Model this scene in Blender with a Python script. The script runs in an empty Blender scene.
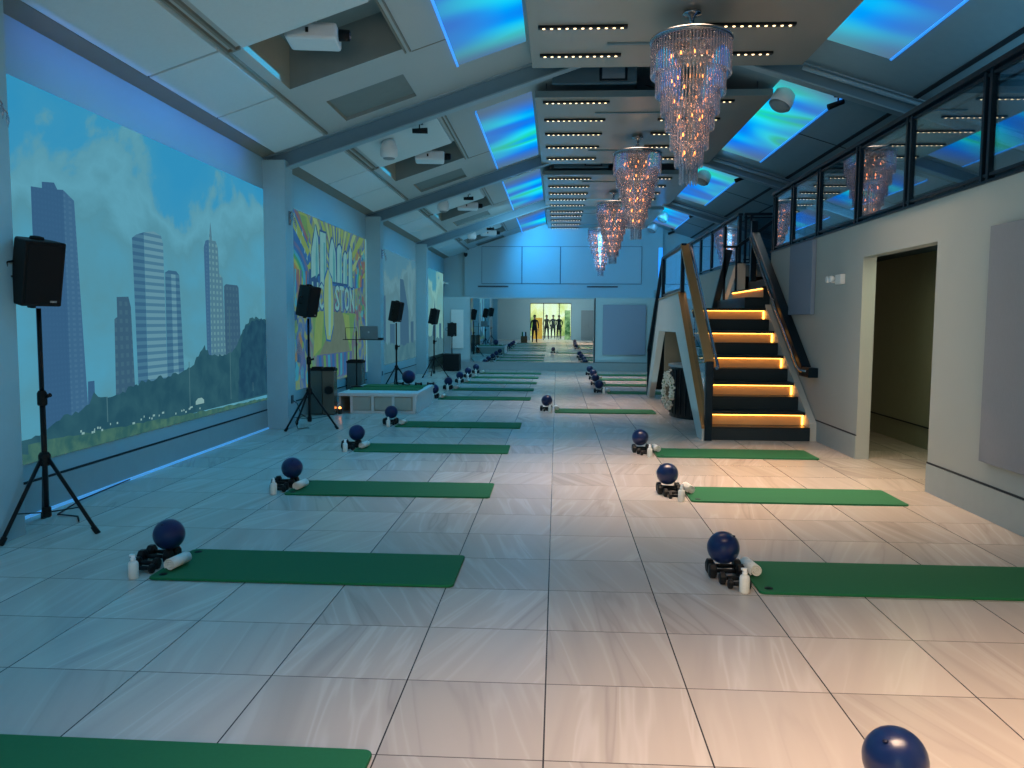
import bpy, bmesh, math, random
from mathutils import Vector, Matrix, Quaternion
random.seed(7)
PI = math.pi
C = bpy.context.scene.collection
sc = bpy.context.scene

# ------------------------------------------------------------------ colours / materials
def lin(r, g, b):
    def f(c):
        c /= 255.0
        return c / 12.92 if c <= 0.04045 else ((c + 0.055) / 1.055) ** 2.4
    return (f(r), f(g), f(b), 1.0)

M = {}
def new_mat(name):
    m = bpy.data.materials.new(name); m.use_nodes = True
    nt = m.node_tree
    b = nt.nodes['Principled BSDF']
    return m, nt, b

def mat(name, col, rough=.5, metal=0.0, emit=None, es=0.0, spec=None, noise=0.0, nscale=8.0, bump=0.0, coat=0.0, stretch=(1, 1, 1)):
    m, nt, b = new_mat(name)
    b.inputs['Roughness'].default_value = rough
    b.inputs['Metallic'].default_value = metal
    b.inputs['Coat Weight'].default_value = coat
    if spec is not None: b.inputs['Specular IOR Level'].default_value = spec
    c = lin(*col)
    tc = nt.nodes.new('ShaderNodeTexCoord'); mp = nt.nodes.new('ShaderNodeMapping')
    mp.inputs['Scale'].default_value = stretch
    nt.links.new(tc.outputs['Object'], mp.inputs['Vector'])
    n = nt.nodes.new('ShaderNodeTexNoise'); n.inputs['Scale'].default_value = nscale; n.inputs['Detail'].default_value = 4
    nt.links.new(mp.outputs['Vector'], n.inputs['Vector'])
    mx = nt.nodes.new('ShaderNodeMix'); mx.data_type = 'RGBA'
    k = noise if noise else .06
    mx.inputs[6].default_value = tuple(x * (1 - k) for x in c[:3]) + (1,)
    mx.inputs[7].default_value = tuple(min(1, x * (1 + k)) for x in c[:3]) + (1,)
    nt.links.new(n.outputs['Fac'], mx.inputs[0])
    nt.links.new(mx.outputs[2], b.inputs['Base Color'])
    if bump:
        bp = nt.nodes.new('ShaderNodeBump'); bp.inputs['Strength'].default_value = bump; bp.inputs['Distance'].default_value = .01
        nt.links.new(n.outputs['Fac'], bp.inputs['Height']); nt.links.new(bp.outputs['Normal'], b.inputs['Normal'])
    if emit:
        b.inputs['Emission Color'].default_value = lin(*emit); b.inputs['Emission Strength'].default_value = es
    M[name] = m
    return m

mat('wall', (144, 166, 170), .7, noise=.03, nscale=3)
mat('wall_right', (154, 160, 156), .62, noise=.035, nscale=2)
mat('column', (142, 168, 172), .6)
mat('groove', (38, 42, 46), .8)
mat('panel_gap', (74, 92, 104), .8)
mat('baseboard', (142, 154, 154), .45)
mat('ceiling', (160, 166, 164), .7, noise=.03, nscale=2)
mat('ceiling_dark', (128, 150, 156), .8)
mat('tile', (186, 196, 196), .8, noise=.05, nscale=30)
mat('well', (112, 122, 120), .8)
mat('well_side', (150, 140, 122), .8)
mat('trim', (120, 112, 98), .5)
mat('beam', (104, 132, 144), .38, metal=.25)
mat('beam_edge', (140, 162, 170), .35, metal=.3)
mat('cloud', (150, 140, 128), .22, noise=.09, nscale=1.6, stretch=(1, .5, 1), spec=.6)
mat('cloud_edge', (92, 112, 118), .5)
mat('black', (6, 8, 10), .6)
mat('black_metal', (14, 16, 20), .38, metal=.2)
mat('speaker_black', (5, 6, 9), .75, bump=.15, nscale=180)
mat('dark_rail', (16, 34, 46), .35, metal=.5)
mat('chrome', (190, 190, 195), .12, metal=1)
mat('bronze', (176, 132, 84), .38, metal=.45)
mat('tread', (20, 28, 34), .4)
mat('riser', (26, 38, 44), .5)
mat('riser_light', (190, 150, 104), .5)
mat('stringer', (176, 178, 172), .6)
mat('tan', (120, 108, 88), .8)
mat('mat_green', (20, 98, 58), .75, noise=.08, nscale=60, bump=.05)
mat('eyelet', (6, 28, 32), .6)
mat('ball', (12, 30, 72), .3, noise=.05, nscale=4, coat=.25)
mat('valve', (10, 20, 50), .5)
mat('rubber', (12, 13, 16), .55, noise=.1, nscale=60)
mat('steel', (120, 125, 130), .3, metal=1)
mat('towel', (214, 210, 198), .95, noise=.06, nscale=120, bump=.6)
mat('bottle', (214, 214, 204), .35)
mat('bottle_cap', (228, 228, 222), .4)
mat('fabric_grey', (128, 130, 136), .95, noise=.16, nscale=30, bump=.3, stretch=(1, 14, .6))
mat('fabric_blue', (116, 130, 148), .95, noise=.05, nscale=120)
mat('white_plastic', (205, 208, 208), .4)
mat('grey_plastic', (120, 128, 130), .5)
mat('stage_white', (196, 200, 196), .5)
mat('stage_panel', (160, 164, 152), .55)
mat('bin_grey', (92, 104, 100), .25, metal=.5)
mat('bin_brown', (118, 106, 92), .25, metal=.5)
mat('silver', (150, 160, 164), .35, metal=.8)
mat('wreath', (190, 186, 170), .6)
mat('leaf', (60, 110, 50), .7)
mat('concrete', (150, 148, 140), .8)
mat('olive', (140, 142, 116), .8)
mat('mezz', (60, 84, 96), .8)
mat('mezz_panel', (90, 108, 120), .7)
mat('skin', (170, 125, 100), .55)
mat('hair', (24, 18, 14), .7)
mat('cloth_dark', (22, 24, 30), .85)
mat('cloth_grey', (60, 66, 66), .85)
mat('cloth_blue', (40, 48, 66), .85)
mat('led', (255, 240, 210), .4, emit=(255, 214, 160), es=3.2)
mat('led_off', (60, 50, 40), .4)
mat('lens', (120, 130, 160), .1, metal=.6)
mat('warm_led', (255, 190, 80), .4, emit=(255, 172, 68), es=9)
mat('bulb', (255, 190, 120), .4, emit=(255, 140, 62), es=6)
mat('orange', (210, 150, 60), .6, emit=(230, 160, 60), es=.8)
mat('wood', (104, 78, 52), .6, noise=.2, nscale=5, stretch=(1, 8, 1))
mat('blue_line', (120, 190, 230), .4, emit=(90, 160, 215), es=.4)
mat('blue_line_hot', (120, 190, 230), .4, emit=(20, 120, 225), es=.95)
mat('outlet', (40, 60, 70), .4)

# floor: square 61 cm porcelain tiles with streaked veins
TX, TY, T = -0.0333, 2.763, 0.61
def floor_mat():
    m, nt, b = new_mat('floor_tiles')
    N = nt.nodes; Lk = nt.links
    geo = N.new('ShaderNodeNewGeometry')
    sep = N.new('ShaderNodeSeparateXYZ'); Lk.new(geo.outputs['Position'], sep.inputs[0])
    def math_(op, a, bb=None, c=None):
        n = N.new('ShaderNodeMath'); n.operation = op
        for i, v in enumerate((a, bb, c)):
            if v is None: continue
            if isinstance(v, (int, float)): n.inputs[i].default_value = v
            else: Lk.new(v, n.inputs[i])
        return n.outputs[0]
    ux = math_('DIVIDE', math_('SUBTRACT', sep.outputs[0], TX), T)
    uy = math_('DIVIDE', math_('SUBTRACT', sep.outputs[1], TY), T)
    ix = math_('FLOOR', ux); iy = math_('FLOOR', uy)
    fx = math_('FRACT', ux); fy = math_('FRACT', uy)
    cid = N.new('ShaderNodeCombineXYZ'); Lk.new(ix, cid.inputs[0]); Lk.new(iy, cid.inputs[1])
    wn = N.new('ShaderNodeTexWhiteNoise'); wn.noise_dimensions = '3D'; Lk.new(cid.outputs[0], wn.inputs['Vector'])
    # grout
    ex = math_('MINIMUM', fx, math_('SUBTRACT', 1.0, fx)); ey = math_('MINIMUM', fy, math_('SUBTRACT', 1.0, fy))
    gx = math_('LESS_THAN', ex, .0052); gy = math_('LESS_THAN', ey, .0052)
    g = math_('MAXIMUM', gx, math_('MULTIPLY', gy, .75))
    # veins: coordinates offset & rotated per tile, stretched along the room
    scl = N.new('ShaderNodeVectorMath'); scl.operation = 'SCALE'; scl.inputs['Scale'].default_value = 40
    Lk.new(wn.outputs['Color'], scl.inputs[0])
    add = N.new('ShaderNodeVectorMath'); add.operation = 'ADD'
    Lk.new(geo.outputs['Position'], add.inputs[0]); Lk.new(scl.outputs[0], add.inputs[1])
    rot = N.new('ShaderNodeVectorRotate'); rot.rotation_type = 'Z_AXIS'
    Lk.new(add.outputs[0], rot.inputs['Vector'])
    ang = math_('MULTIPLY', math_('SUBTRACT', wn.outputs['Value'], .5), 1.0); Lk.new(ang, rot.inputs['Angle'])
    mp = N.new('ShaderNodeMapping'); mp.inputs['Scale'].default_value = (5.0, .3, 1)
    Lk.new(rot.outputs[0], mp.inputs['Vector'])
    n1 = N.new('ShaderNodeTexNoise'); n1.inputs['Scale'].default_value = 1.0; n1.inputs['Detail'].default_value = 3; n1.inputs['Distortion'].default_value = .35
    Lk.new(mp.outputs[0], n1.inputs['Vector'])
    ramp = N.new('ShaderNodeValToRGB')
    e = ramp.color_ramp.elements
    e[0].position = .28; e[0].color = lin(178, 165, 153)
    e[1].position = .76; e[1].color = lin(190, 177, 164)
    for p, c in ((.42, (187, 174, 161)), (.48, (189, 176, 163)), (.51, (199, 188, 176)), (.545, (188, 175, 162)), (.585, (186, 173, 160)), (.61, (171, 158, 147)), (.65, (186, 173, 160))):
        q = e.new(p); q.color = lin(*c)
    Lk.new(n1.outputs['Fac'], ramp.inputs[0])
    # per-tile tone
    tone = N.new('ShaderNodeMix'); tone.data_type = 'RGBA'; tone.blend_type = 'MULTIPLY'; tone.inputs[0].default_value = 1
    mr = N.new('ShaderNodeMapRange'); mr.inputs[3].default_value = .88; mr.inputs[4].default_value = 1.04
    Lk.new(wn.outputs['Value'], mr.inputs[0])
    sepc = N.new('ShaderNodeSeparateColor'); Lk.new(wn.outputs['Color'], sepc.inputs[0])
    soft = N.new('ShaderNodeMix'); soft.data_type = 'RGBA'; soft.inputs[7].default_value = lin(188, 175, 162)
    sm = N.new('ShaderNodeMapRange'); sm.inputs[3].default_value = 0.0; sm.inputs[4].default_value = .75; Lk.new(sepc.outputs[1], sm.inputs[0])
    Lk.new(sm.outputs[0], soft.inputs[0]); Lk.new(ramp.outputs[0], soft.inputs[6]); Lk.new(soft.outputs[2], tone.inputs[6]); Lk.new(mr.outputs[0], tone.inputs[7])
    fin = N.new('ShaderNodeMix'); fin.data_type = 'RGBA'; Lk.new(g, fin.inputs[0]); Lk.new(tone.outputs[2], fin.inputs[6])
    fin.inputs[7].default_value = lin(62, 58, 58)
    Lk.new(fin.outputs[2], b.inputs['Base Color'])
    b.inputs['Specular IOR Level'].default_value = .45
    b.inputs['Roughness'].default_value = .25
    M['floor'] = m
floor_mat()

def mirror_mat():
    m, nt, b = new_mat('mirror_glass')
    b.inputs['Base Color'].default_value = (.74, .84, .86, 1); b.inputs['Metallic'].default_value = 1; b.inputs['Roughness'].default_value = .0
    M['mirror'] = m
mirror_mat()

def glass_mat(name, tint, base=.05, power=5.0, rough=0.0, amp=.9):
    m = bpy.data.materials.new(name); m.use_nodes = True; nt = m.node_tree; nt.nodes.clear()
    N = nt.nodes; Lk = nt.links
    out = N.new('ShaderNodeOutputMaterial'); mix = N.new('ShaderNodeMixShader')
    tr = N.new('ShaderNodeBsdfTransparent'); tr.inputs[0].default_value = tint
    gl = N.new('ShaderNodeBsdfGlossy'); gl.inputs['Roughness'].default_value = rough; gl.inputs[0].default_value = (.9, .95, 1, 1)
    lw = N.new('ShaderNodeLayerWeight'); lw.inputs['Blend'].default_value = .5
    pw = N.new('ShaderNodeMath'); pw.operation = 'POWER'; pw.inputs[1].default_value = power
    ma = N.new('ShaderNodeMath'); ma.operation = 'MULTIPLY_ADD'; ma.inputs[1].default_value = amp; ma.inputs[2].default_value = base
    Lk.new(lw.outputs['Facing'], pw.inputs[0]); Lk.new(pw.outputs[0], ma.inputs[0]); Lk.new(ma.outputs[0], mix.inputs[0])
    Lk.new(tr.outputs[0], mix.inputs[1]); Lk.new(gl.outputs[0], mix.inputs[2]); Lk.new(mix.outputs[0], out.inputs[0])
    M[name] = m
glass_mat('glass', (.62, .74, .8, 1), .09, 2.2)
glass_mat('clear_glass', (.86, .94, .95, 1), .04, 4)

def crystal_mat():
    m = bpy.data.materials.new('crystal'); m.use_nodes = True; nt = m.node_tree; nt.nodes.clear()
    N = nt.nodes; Lk = nt.links
    out = N.new('ShaderNodeOutputMaterial'); mix = N.new('ShaderNodeMixShader'); mix.inputs[0].default_value = .52
    tr = N.new('ShaderNodeBsdfTransparent'); tr.inputs[0].default_value = (.9, .93, .96, 1)
    gl = N.new('ShaderNodeBsdfGlossy'); gl.inputs['Roughness'].default_value = .07; gl.inputs[0].default_value = (.85, .9, 1, 1)
    tl = N.new('ShaderNodeBsdfTranslucent'); tl.inputs[0].default_value = (.8, .8, .85, 1)
    m2 = N.new('ShaderNodeMixShader'); m2.inputs[0].default_value = .3
    Lk.new(gl.outputs[0], m2.inputs[1]); Lk.new(tl.outputs[0], m2.inputs[2])
    Lk.new(tr.outputs[0], mix.inputs[1]); Lk.new(m2.outputs[0], mix.inputs[2]); Lk.new(mix.outputs[0], out.inputs[0])
    M['crystal'] = m
crystal_mat()

def emission_tex(name, build, strength=1.0):
    """a luminous surface whose colour comes from build(nt, pos_output) -> colour socket"""
    m = bpy.data.materials.new(name); m.use_nodes = True; nt = m.node_tree; nt.nodes.clear()
    out = nt.nodes.new('ShaderNodeOutputMaterial'); em = nt.nodes.new('ShaderNodeEmission'); em.inputs[1].default_value = strength
    geo = nt.nodes.new('ShaderNodeNewGeometry')
    col = build(nt, geo.outputs['Position'])
    if isinstance(col, tuple): em.inputs[0].default_value = col
    else: nt.links.new(col, em.inputs[0])
    nt.links.new(em.outputs[0], out.inputs[0])
    M[name] = m

def ramp_node(nt, fac, stops, interp='LINEAR'):
    r = nt.nodes.new('ShaderNodeValToRGB'); e = r.color_ramp.elements; r.color_ramp.interpolation = interp
    e[0].position = stops[0][0]; e[0].color = stops[0][1]
    e[1].position = stops[-1][0]; e[1].color = stops[-1][1]
    for p, c in stops[1:-1]:
        q = e.new(p); q.color = c
    nt.links.new(fac, r.inputs[0]); return r.outputs[0]

def mapped(nt, pos, scale, loc=(0, 0, 0), rot=(0, 0, 0)):
    mp = nt.nodes.new('ShaderNodeMapping'); mp.inputs['Scale'].default_value = scale
    mp.inputs['Location'].default_value = loc; mp.inputs['Rotation'].default_value = rot
    nt.links.new(pos, mp.inputs['Vector']); return mp.outputs[0]

def noise_node(nt, vec, scale, detail=4, dist=0, rough=.5):
    n = nt.nodes.new('ShaderNodeTexNoise'); n.inputs['Scale'].default_value = scale; n.inputs['Detail'].default_value = detail
    n.inputs['Distortion'].default_value = dist; n.inputs['Roughness'].default_value = rough
    nt.links.new(vec, n.inputs['Vector']); return n.outputs['Fac']

def mixc(nt, fac, a, b):
    mx = nt.nodes.new('ShaderNodeMix'); mx.data_type = 'RGBA'
    for s, v in ((0, fac), (6, a), (7, b)):
        if isinstance(v, (tuple, float)): mx.inputs[s].default_value = v
        else: nt.links.new(v, mx.inputs[s])
    return mx.outputs[2]

def glow_blue(seed, x0, x1, y0, y1, right):  # blue light spill put into emission colour, fading out at both ends
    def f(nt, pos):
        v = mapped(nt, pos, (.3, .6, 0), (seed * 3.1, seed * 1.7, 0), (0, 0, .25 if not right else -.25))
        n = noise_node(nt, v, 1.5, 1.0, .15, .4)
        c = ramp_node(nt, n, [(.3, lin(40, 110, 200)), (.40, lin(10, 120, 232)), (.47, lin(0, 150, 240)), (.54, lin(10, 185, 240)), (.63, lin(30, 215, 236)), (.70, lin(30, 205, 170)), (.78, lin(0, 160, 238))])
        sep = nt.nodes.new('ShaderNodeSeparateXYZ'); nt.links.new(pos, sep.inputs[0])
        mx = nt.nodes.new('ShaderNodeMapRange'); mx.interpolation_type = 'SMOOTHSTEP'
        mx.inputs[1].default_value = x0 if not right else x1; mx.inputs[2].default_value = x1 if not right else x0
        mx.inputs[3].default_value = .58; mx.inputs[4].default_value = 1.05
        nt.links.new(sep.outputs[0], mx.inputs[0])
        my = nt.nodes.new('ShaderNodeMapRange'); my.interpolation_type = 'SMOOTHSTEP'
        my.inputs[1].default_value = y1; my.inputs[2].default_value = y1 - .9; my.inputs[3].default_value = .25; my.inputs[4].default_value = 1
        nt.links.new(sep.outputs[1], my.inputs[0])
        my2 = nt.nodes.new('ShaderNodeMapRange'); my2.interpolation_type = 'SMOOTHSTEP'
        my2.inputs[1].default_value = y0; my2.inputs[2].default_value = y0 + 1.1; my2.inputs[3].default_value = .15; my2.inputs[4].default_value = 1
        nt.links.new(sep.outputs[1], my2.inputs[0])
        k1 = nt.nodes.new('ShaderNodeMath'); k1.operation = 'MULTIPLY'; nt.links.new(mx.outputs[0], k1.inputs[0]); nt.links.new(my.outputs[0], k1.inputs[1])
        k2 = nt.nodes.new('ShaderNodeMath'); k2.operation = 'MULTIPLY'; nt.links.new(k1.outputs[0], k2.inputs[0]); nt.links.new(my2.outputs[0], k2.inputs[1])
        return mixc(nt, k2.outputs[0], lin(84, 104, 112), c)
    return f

def sky(scale, lo, hi, bias=0.0):
    def f(nt, pos):
        v = mapped(nt, pos, (1, .85, 1.15), (0, 12.2, .8))
        n = noise_node(nt, v, .8, 8, .25, .52)
        sep = nt.nodes.new('ShaderNodeSeparateXYZ'); nt.links.new(pos, sep.inputs[0])
        # more cloud low down, clear blue at the top
        mr = nt.nodes.new('ShaderNodeMapRange'); mr.inputs[1].default_value = 2.2; mr.inputs[2].default_value = 3.45
        mr.inputs[3].default_value = .20 + bias; mr.inputs[4].default_value = -.13 + bias
        nt.links.new(sep.outputs[2], mr.inputs[0])
        ad = nt.nodes.new('ShaderNodeMath'); ad.operation = 'ADD'; nt.links.new(n, ad.inputs[0]); nt.links.new(mr.outputs[0], ad.inputs[1])
        k = scale
        def s(r, g, b): return tuple(x * k for x in lin(r, g, b)[:3]) + (1,)
        return ramp_node(nt, ad.outputs[0], [(.34, s(*lo)), (.455, s(*[int(lo[i] * .8 + hi[i] * .2) for i in range(3)])), (.50, s(*[int(hi[i] * .96) for i in range(3)])), (.56, s(*hi)), (.66, s(*[int(hi[i] * .9) for i in range(3)])), (.85, s(*[int(lo[i] * .3 + hi[i] * .7) for i in range(3)]))])
    return f
emission_tex('sky_bright', sky(1, (56, 162, 212), (104, 180, 204)), .74)
emission_tex('sky_dim', sky(1, (88, 150, 176), (112, 166, 182)), .62)
emission_tex('sky_green', sky(1, (66, 148, 178), (128, 188, 186)), .8)

def tower(c1, c2, hz, vt, k=.5):
    def f(nt, pos):
        sep = nt.nodes.new('ShaderNodeSeparateXYZ'); nt.links.new(pos, sep.inputs[0])
        def band(o, n):
            a = nt.nodes.new('ShaderNodeMath'); a.operation = 'MULTIPLY'; a.inputs[1].default_value = n; nt.links.new(o, a.inputs[0])
            s = nt.nodes.new('ShaderNodeMath'); s.operation = 'FRACT'; nt.links.new(a.outputs[0], s.inputs[0])
            g = nt.nodes.new('ShaderNodeMath'); g.operation = 'GREATER_THAN'; g.inputs[1].default_value = k; nt.links.new(s.outputs[0], g.inputs[0])
            return g.outputs[0]
        hband = band(sep.outputs[2], hz)
        if vt:
            m_ = nt.nodes.new('ShaderNodeMath'); m_.operation = 'MULTIPLY'; nt.links.new(hband, m_.inputs[0]); nt.links.new(band(sep.outputs[1], vt), m_.inputs[1])
            hband = m_.outputs[0]
        return mixc(nt, hband, lin(*c1), lin(*c2))
    return f
emission_tex('tower_slate', tower((64, 112, 154), (66, 115, 157), 22, 22), .66)
emission_tex('tower_slate_side', tower((72, 122, 162), (80, 130, 168), 22, 12), .66)
emission_tex('tower_glass', tower((84, 140, 170), (114, 170, 190), 14, 0, .45), .68)
emission_tex('tower_glass_dark', tower((66, 118, 154), (82, 138, 168), 14, 0), .68)
emission_tex('tower_grey', tower((66, 108, 136), (74, 118, 142), 12, 10), .7)
emission_tex('tower_pale', tower((88, 138, 160), (112, 164, 176), 14, 10), .72)
def treecol(a, b, s=7.0):
    def f(nt, pos): return ramp_node(nt, noise_node(nt, pos, s, 5, .3), [(.35, lin(*a)), (.65, lin(*b))])
    return f
emission_tex('screen_trees', treecol((46, 98, 118), (58, 112, 128), 4), .62)
emission_tex('screen_trees_dark', treecol((38, 84, 112), (48, 100, 124), 6), .62)
emission_tex('screen_grass', treecol((62, 120, 122), (92, 146, 130), 8), .55)
emission_tex('screen_white', lambda nt, p: lin(150, 196, 196), .68)
emission_tex('screen_pole', lambda nt, p: lin(90, 140, 152), .6)
emission_tex('screen_haze', treecol((78, 132, 150), (92, 146, 160), 2), .58)
emission_tex('screen_ghost', lambda nt, p: lin(74, 122, 152), .56)
emission_tex('mur_bg', lambda nt, pos: ramp_node(nt, noise_node(nt, mapped(nt, pos, (1, 1.6, .8)), 1.5, 5, 1.6), [(.3, lin(50, 104, 165)), (.42, lin(80, 126, 175)), (.5, lin(130, 160, 112)), (.57, lin(100, 156, 146)), (.64, lin(112, 104, 132)), (.72, lin(66, 150, 165))]), .55)
for n_, c_ in dict(white=(152, 206, 206), teal=(92, 170, 182), yellow=(158, 174, 74), lime=(118, 156, 76), brown=(128, 122, 96), blue=(44, 92, 176), navy=(40, 66, 128), red=(146, 84, 92), orange=(170, 120, 70), green=(62, 150, 96), cyan=(60, 160, 200), violet=(96, 92, 150), pale=(176, 196, 120)).items():
    emission_tex('mur_' + n_, (lambda cc: (lambda nt, pos: mixc(nt, noise_node(nt, pos, 5, 3), tuple(x * .72 for x in lin(*cc)[:3]) + (1,), lin(*cc))))(tuple(int(c_[q] * .66 + (74, 160, 174)[q] * .34) for q in range(3))), .66)
emission_tex('daylight', lambda nt, pos: ramp_node(nt, noise_node(nt, mapped(nt, pos, (.6, 1, .35)), 1.0, 4, .6), [(.34, lin(120, 150, 60)), (.45, lin(250, 236, 150)), (.56, lin(255, 252, 215)), (.66, lin(240, 236, 150)), (.75, lin(170, 190, 90))]), 1.5)
emission_tex('outside_green', treecol((60, 110, 60), (190, 220, 150), 2.5), 1.0)

# ------------------------------------------------------------------ mesh builder
class MB:
    def __init__(s): s.v = []; s.f = []; s.mi = []; s.sm = []
    def _add(s, vs, fs, mi=0, smooth=False, mtx=None):
        b = len(s.v)
        for p in vs:
            p = Vector(p)
            if mtx is not None: p = mtx @ p
            s.v.append(p)
        for f in fs:
            s.f.append([b + i for i in f]); s.mi.append(mi); s.sm.append(smooth)
        return s
    def box(s, x0, x1, y0, y1, z0, z1, mi=0, mtx=None):
        vs = [(x0, y0, z0), (x1, y0, z0), (x1, y1, z0), (x0, y1, z0), (x0, y0, z1), (x1, y0, z1), (x1, y1, z1), (x0, y1, z1)]
        return s._add(vs, [(0, 3, 2, 1), (4, 5, 6, 7), (0, 1, 5, 4), (1, 2, 6, 5), (2, 3, 7, 6), (3, 0, 4, 7)], mi, False, mtx)
    def bar(s, a, b, w, h, up=(0, 0, 1), mi=0):
        a = Vector(a); b = Vector(b); d = (b - a).normalized(); u = Vector(up)
        r = d.cross(u)
        if r.length < 1e-4: r = d.cross(Vector((1, 0, 0)))
        r.normalize(); u = r.cross(d).normalized()
        vs = []
        for p in (a, b):
            for i, j in ((-1, -1), (1, -1), (1, 1), (-1, 1)):
                vs.append(p + r * (i * w / 2) + u * (j * h / 2))
        return s._add(vs, [(3, 2, 1, 0), (4, 5, 6, 7), (0, 1, 5, 4), (1, 2, 6, 5), (2, 3, 7, 6), (3, 0, 4, 7)], mi)
    def tube(s, pts, r, n=10, mi=0, cap=True):
        pts = [Vector(p) for p in pts]; b = len(s.v)
        rs = r if isinstance(r, (list, tuple)) else [r] * len(pts)
        t0 = (pts[1] - pts[0]).normalized()
        ref = Vector((0, 0, 1)) if abs(t0.z) < .9 else Vector((1, 0, 0))
        u = t0.cross(ref).normalized()
        for k, p in enumerate(pts):
            if k == 0: t = t0
            elif k == len(pts) - 1: t = (pts[k] - pts[k - 1]).normalized()
            else: t = (pts[k + 1] - pts[k - 1]).normalized()
            u = (u - t * u.dot(t)).normalized(); w = t.cross(u)
            for i in range(n):
                a = 2 * PI * i / n; s.v.append(p + (u * math.cos(a) + w * math.sin(a)) * rs[k])
        for k in range(len(pts) - 1):
            for i in range(n):
                j = (i + 1) % n
                s.f.append([b + k * n + i, b + k * n + j, b + (k + 1) * n + j, b + (k + 1) * n + i]); s.mi.append(mi); s.sm.append(True)
        if cap:
            s.f.append([b + i for i in range(n)][::-1]); s.mi.append(mi); s.sm.append(False)
            s.f.append([b + (len(pts) - 1) * n + i for i in range(n)]); s.mi.append(mi); s.sm.append(False)
        return s
    def lathe(s, prof, n=24, mi=0, mtx=None, cap=True, smooth=True):
        b = len(s.v)
        for (r, z) in prof:
            for i in range(n):
                a = 2 * PI * i / n; p = Vector((r * math.cos(a), r * math.sin(a), z))
                s.v.append(mtx @ p if mtx is not None else p)
        for k in range(len(prof) - 1):
            for i in range(n):
                j = (i + 1) % n
                s.f.append([b + k * n + i, b + k * n + j, b + (k + 1) * n + j, b + (k + 1) * n + i]); s.mi.append(mi); s.sm.append(smooth)
        if cap:
            if prof[0][0] > 1e-5: s.f.append([b + i for i in range(n)][::-1]); s.mi.append(mi); s.sm.append(False)
            if prof[-1][0] > 1e-5: s.f.append([b + (len(prof) - 1) * n + i for i in range(n)]); s.mi.append(mi); s.sm.append(False)
        return s
    def prism(s, poly, z0, z1, mi=0, mtx=None):
        n = len(poly)
        vs = [(p[0], p[1], z0) for p in poly] + [(p[0], p[1], z1) for p in poly]
        fs = [list(range(n))[::-1], list(range(n, 2 * n))] + [[i, (i + 1) % n, n + (i + 1) % n, n + i] for i in range(n)]
        return s._add(vs, fs, mi, False, mtx)
    def poly(s, pts, mi=0): return s._add(pts, [list(range(len(pts)))], mi)
    def ball(s, r, c=(0, 0, 0), n=32, m=20, mi=0, sc_=(1, 1, 1)):
        prof = [(r * math.sin(PI * k / m) * 1.0, -r * math.cos(PI * k / m)) for k in range(m + 1)]
        mt = Matrix.Translation(Vector(c)) @ Matrix.Diagonal((*sc_, 1))
        prof[0] = (1e-6, -r); prof[-1] = (1e-6, r)
        return s.lathe(prof, n, mi, mt)
    def mesh(s, name, mats):
        me = bpy.data.meshes.new(name); me.from_pydata([tuple(v) for v in s.v], [], s.f)
        for m in (mats if isinstance(mats, (list, tuple)) else [mats]): me.materials.append(M[m])
        me.polygons.foreach_set('material_index', s.mi); me.polygons.foreach_set('use_smooth', s.sm)
        me.update(); return me
    def build(s, name, mats, parent=None, bevel=0.0, fix=True, seg=2):
        me = s.mesh(name, mats)
        if fix:
            bm = bmesh.new(); bm.from_mesh(me); bmesh.ops.recalc_face_normals(bm, faces=bm.faces); bm.to_mesh(me); bm.free()
        o = bpy.data.objects.new(name, me); C.objects.link(o)
        if parent is not None: o.parent = parent
        if bevel:
            b = o.modifiers.new('bevel', 'BEVEL'); b.width = bevel; b.segments = seg; b.limit_method = 'ANGLE'
        return o

def tag(o, label=None, cat=None, group=None, kind=None):
    if label: o['label'] = label
    if cat: o['category'] = cat
    if group: o['group'] = group
    if kind: o['kind'] = kind
    return o
def empty(name, loc=(0, 0, 0), rz=0, label=None, cat=None, group=None, kind=None):
    o = bpy.data.objects.new(name, None); C.objects.link(o); o.location = loc; o.rotation_euler = (0, 0, rz); o.empty_display_size = .1
    return tag(o, label, cat, group, kind)
def copy_tree(o, parent=None):
    c = o.copy(); C.objects.link(c); c.parent = parent
    for ch in kids(o): copy_tree(ch, c)
    return c
def kids(o): return [x for x in KIDS.get(o.name, [])] if o.name in KIDS else [x for x in list(C.objects) if x.parent == o]
KIDS = {}
def struct(name, mb, mats, label, cat='structure', bevel=0):
    o = mb.build(name, mats, None, bevel)
    return tag(o, label, cat, kind='structure')

# ------------------------------------------------------------------ dimensions
XW, XC, XR = -4.2, -3.88, 3.5            # left bay wall, inner face of columns, right wall
YB, YE, YM = -5.0, 29.6, 25.8            # entrance wall, end gable, mirror wall
COLS = [-0.95, 5.2, 11.3, 17.42, 23.62]
SL, SR, XRIDGE, ZRIDGE = .333, -.32, 1.37, 5.755
def ZL(x): return 3.9 + SL * (x + 4.2)
ZRIDGE = ZL(XRIDGE)
def ZR(x): return ZRIDGE + SR * (x - XRIDGE)

# ------------------------------------------------------------------ room shell
struct('floor', MB().box(-4.3, 7.2, YB - .1, YE + .1, -.1, 0), 'floor', 'large beige streaked porcelain tile floor running the whole hall', 'floor')
struct('ground', MB().box(-7, 8, -16, YB - .1, -.12, -.01), 'concrete', 'sunlit paving outside the glazed entrance seen in the mirror', 'ground')
struct('wall_left', MB().box(XW - .15, XW, YB, YE, 0, ZL(XW) + .1), 'wall', 'long white side wall behind the projected pictures', 'wall')
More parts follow.
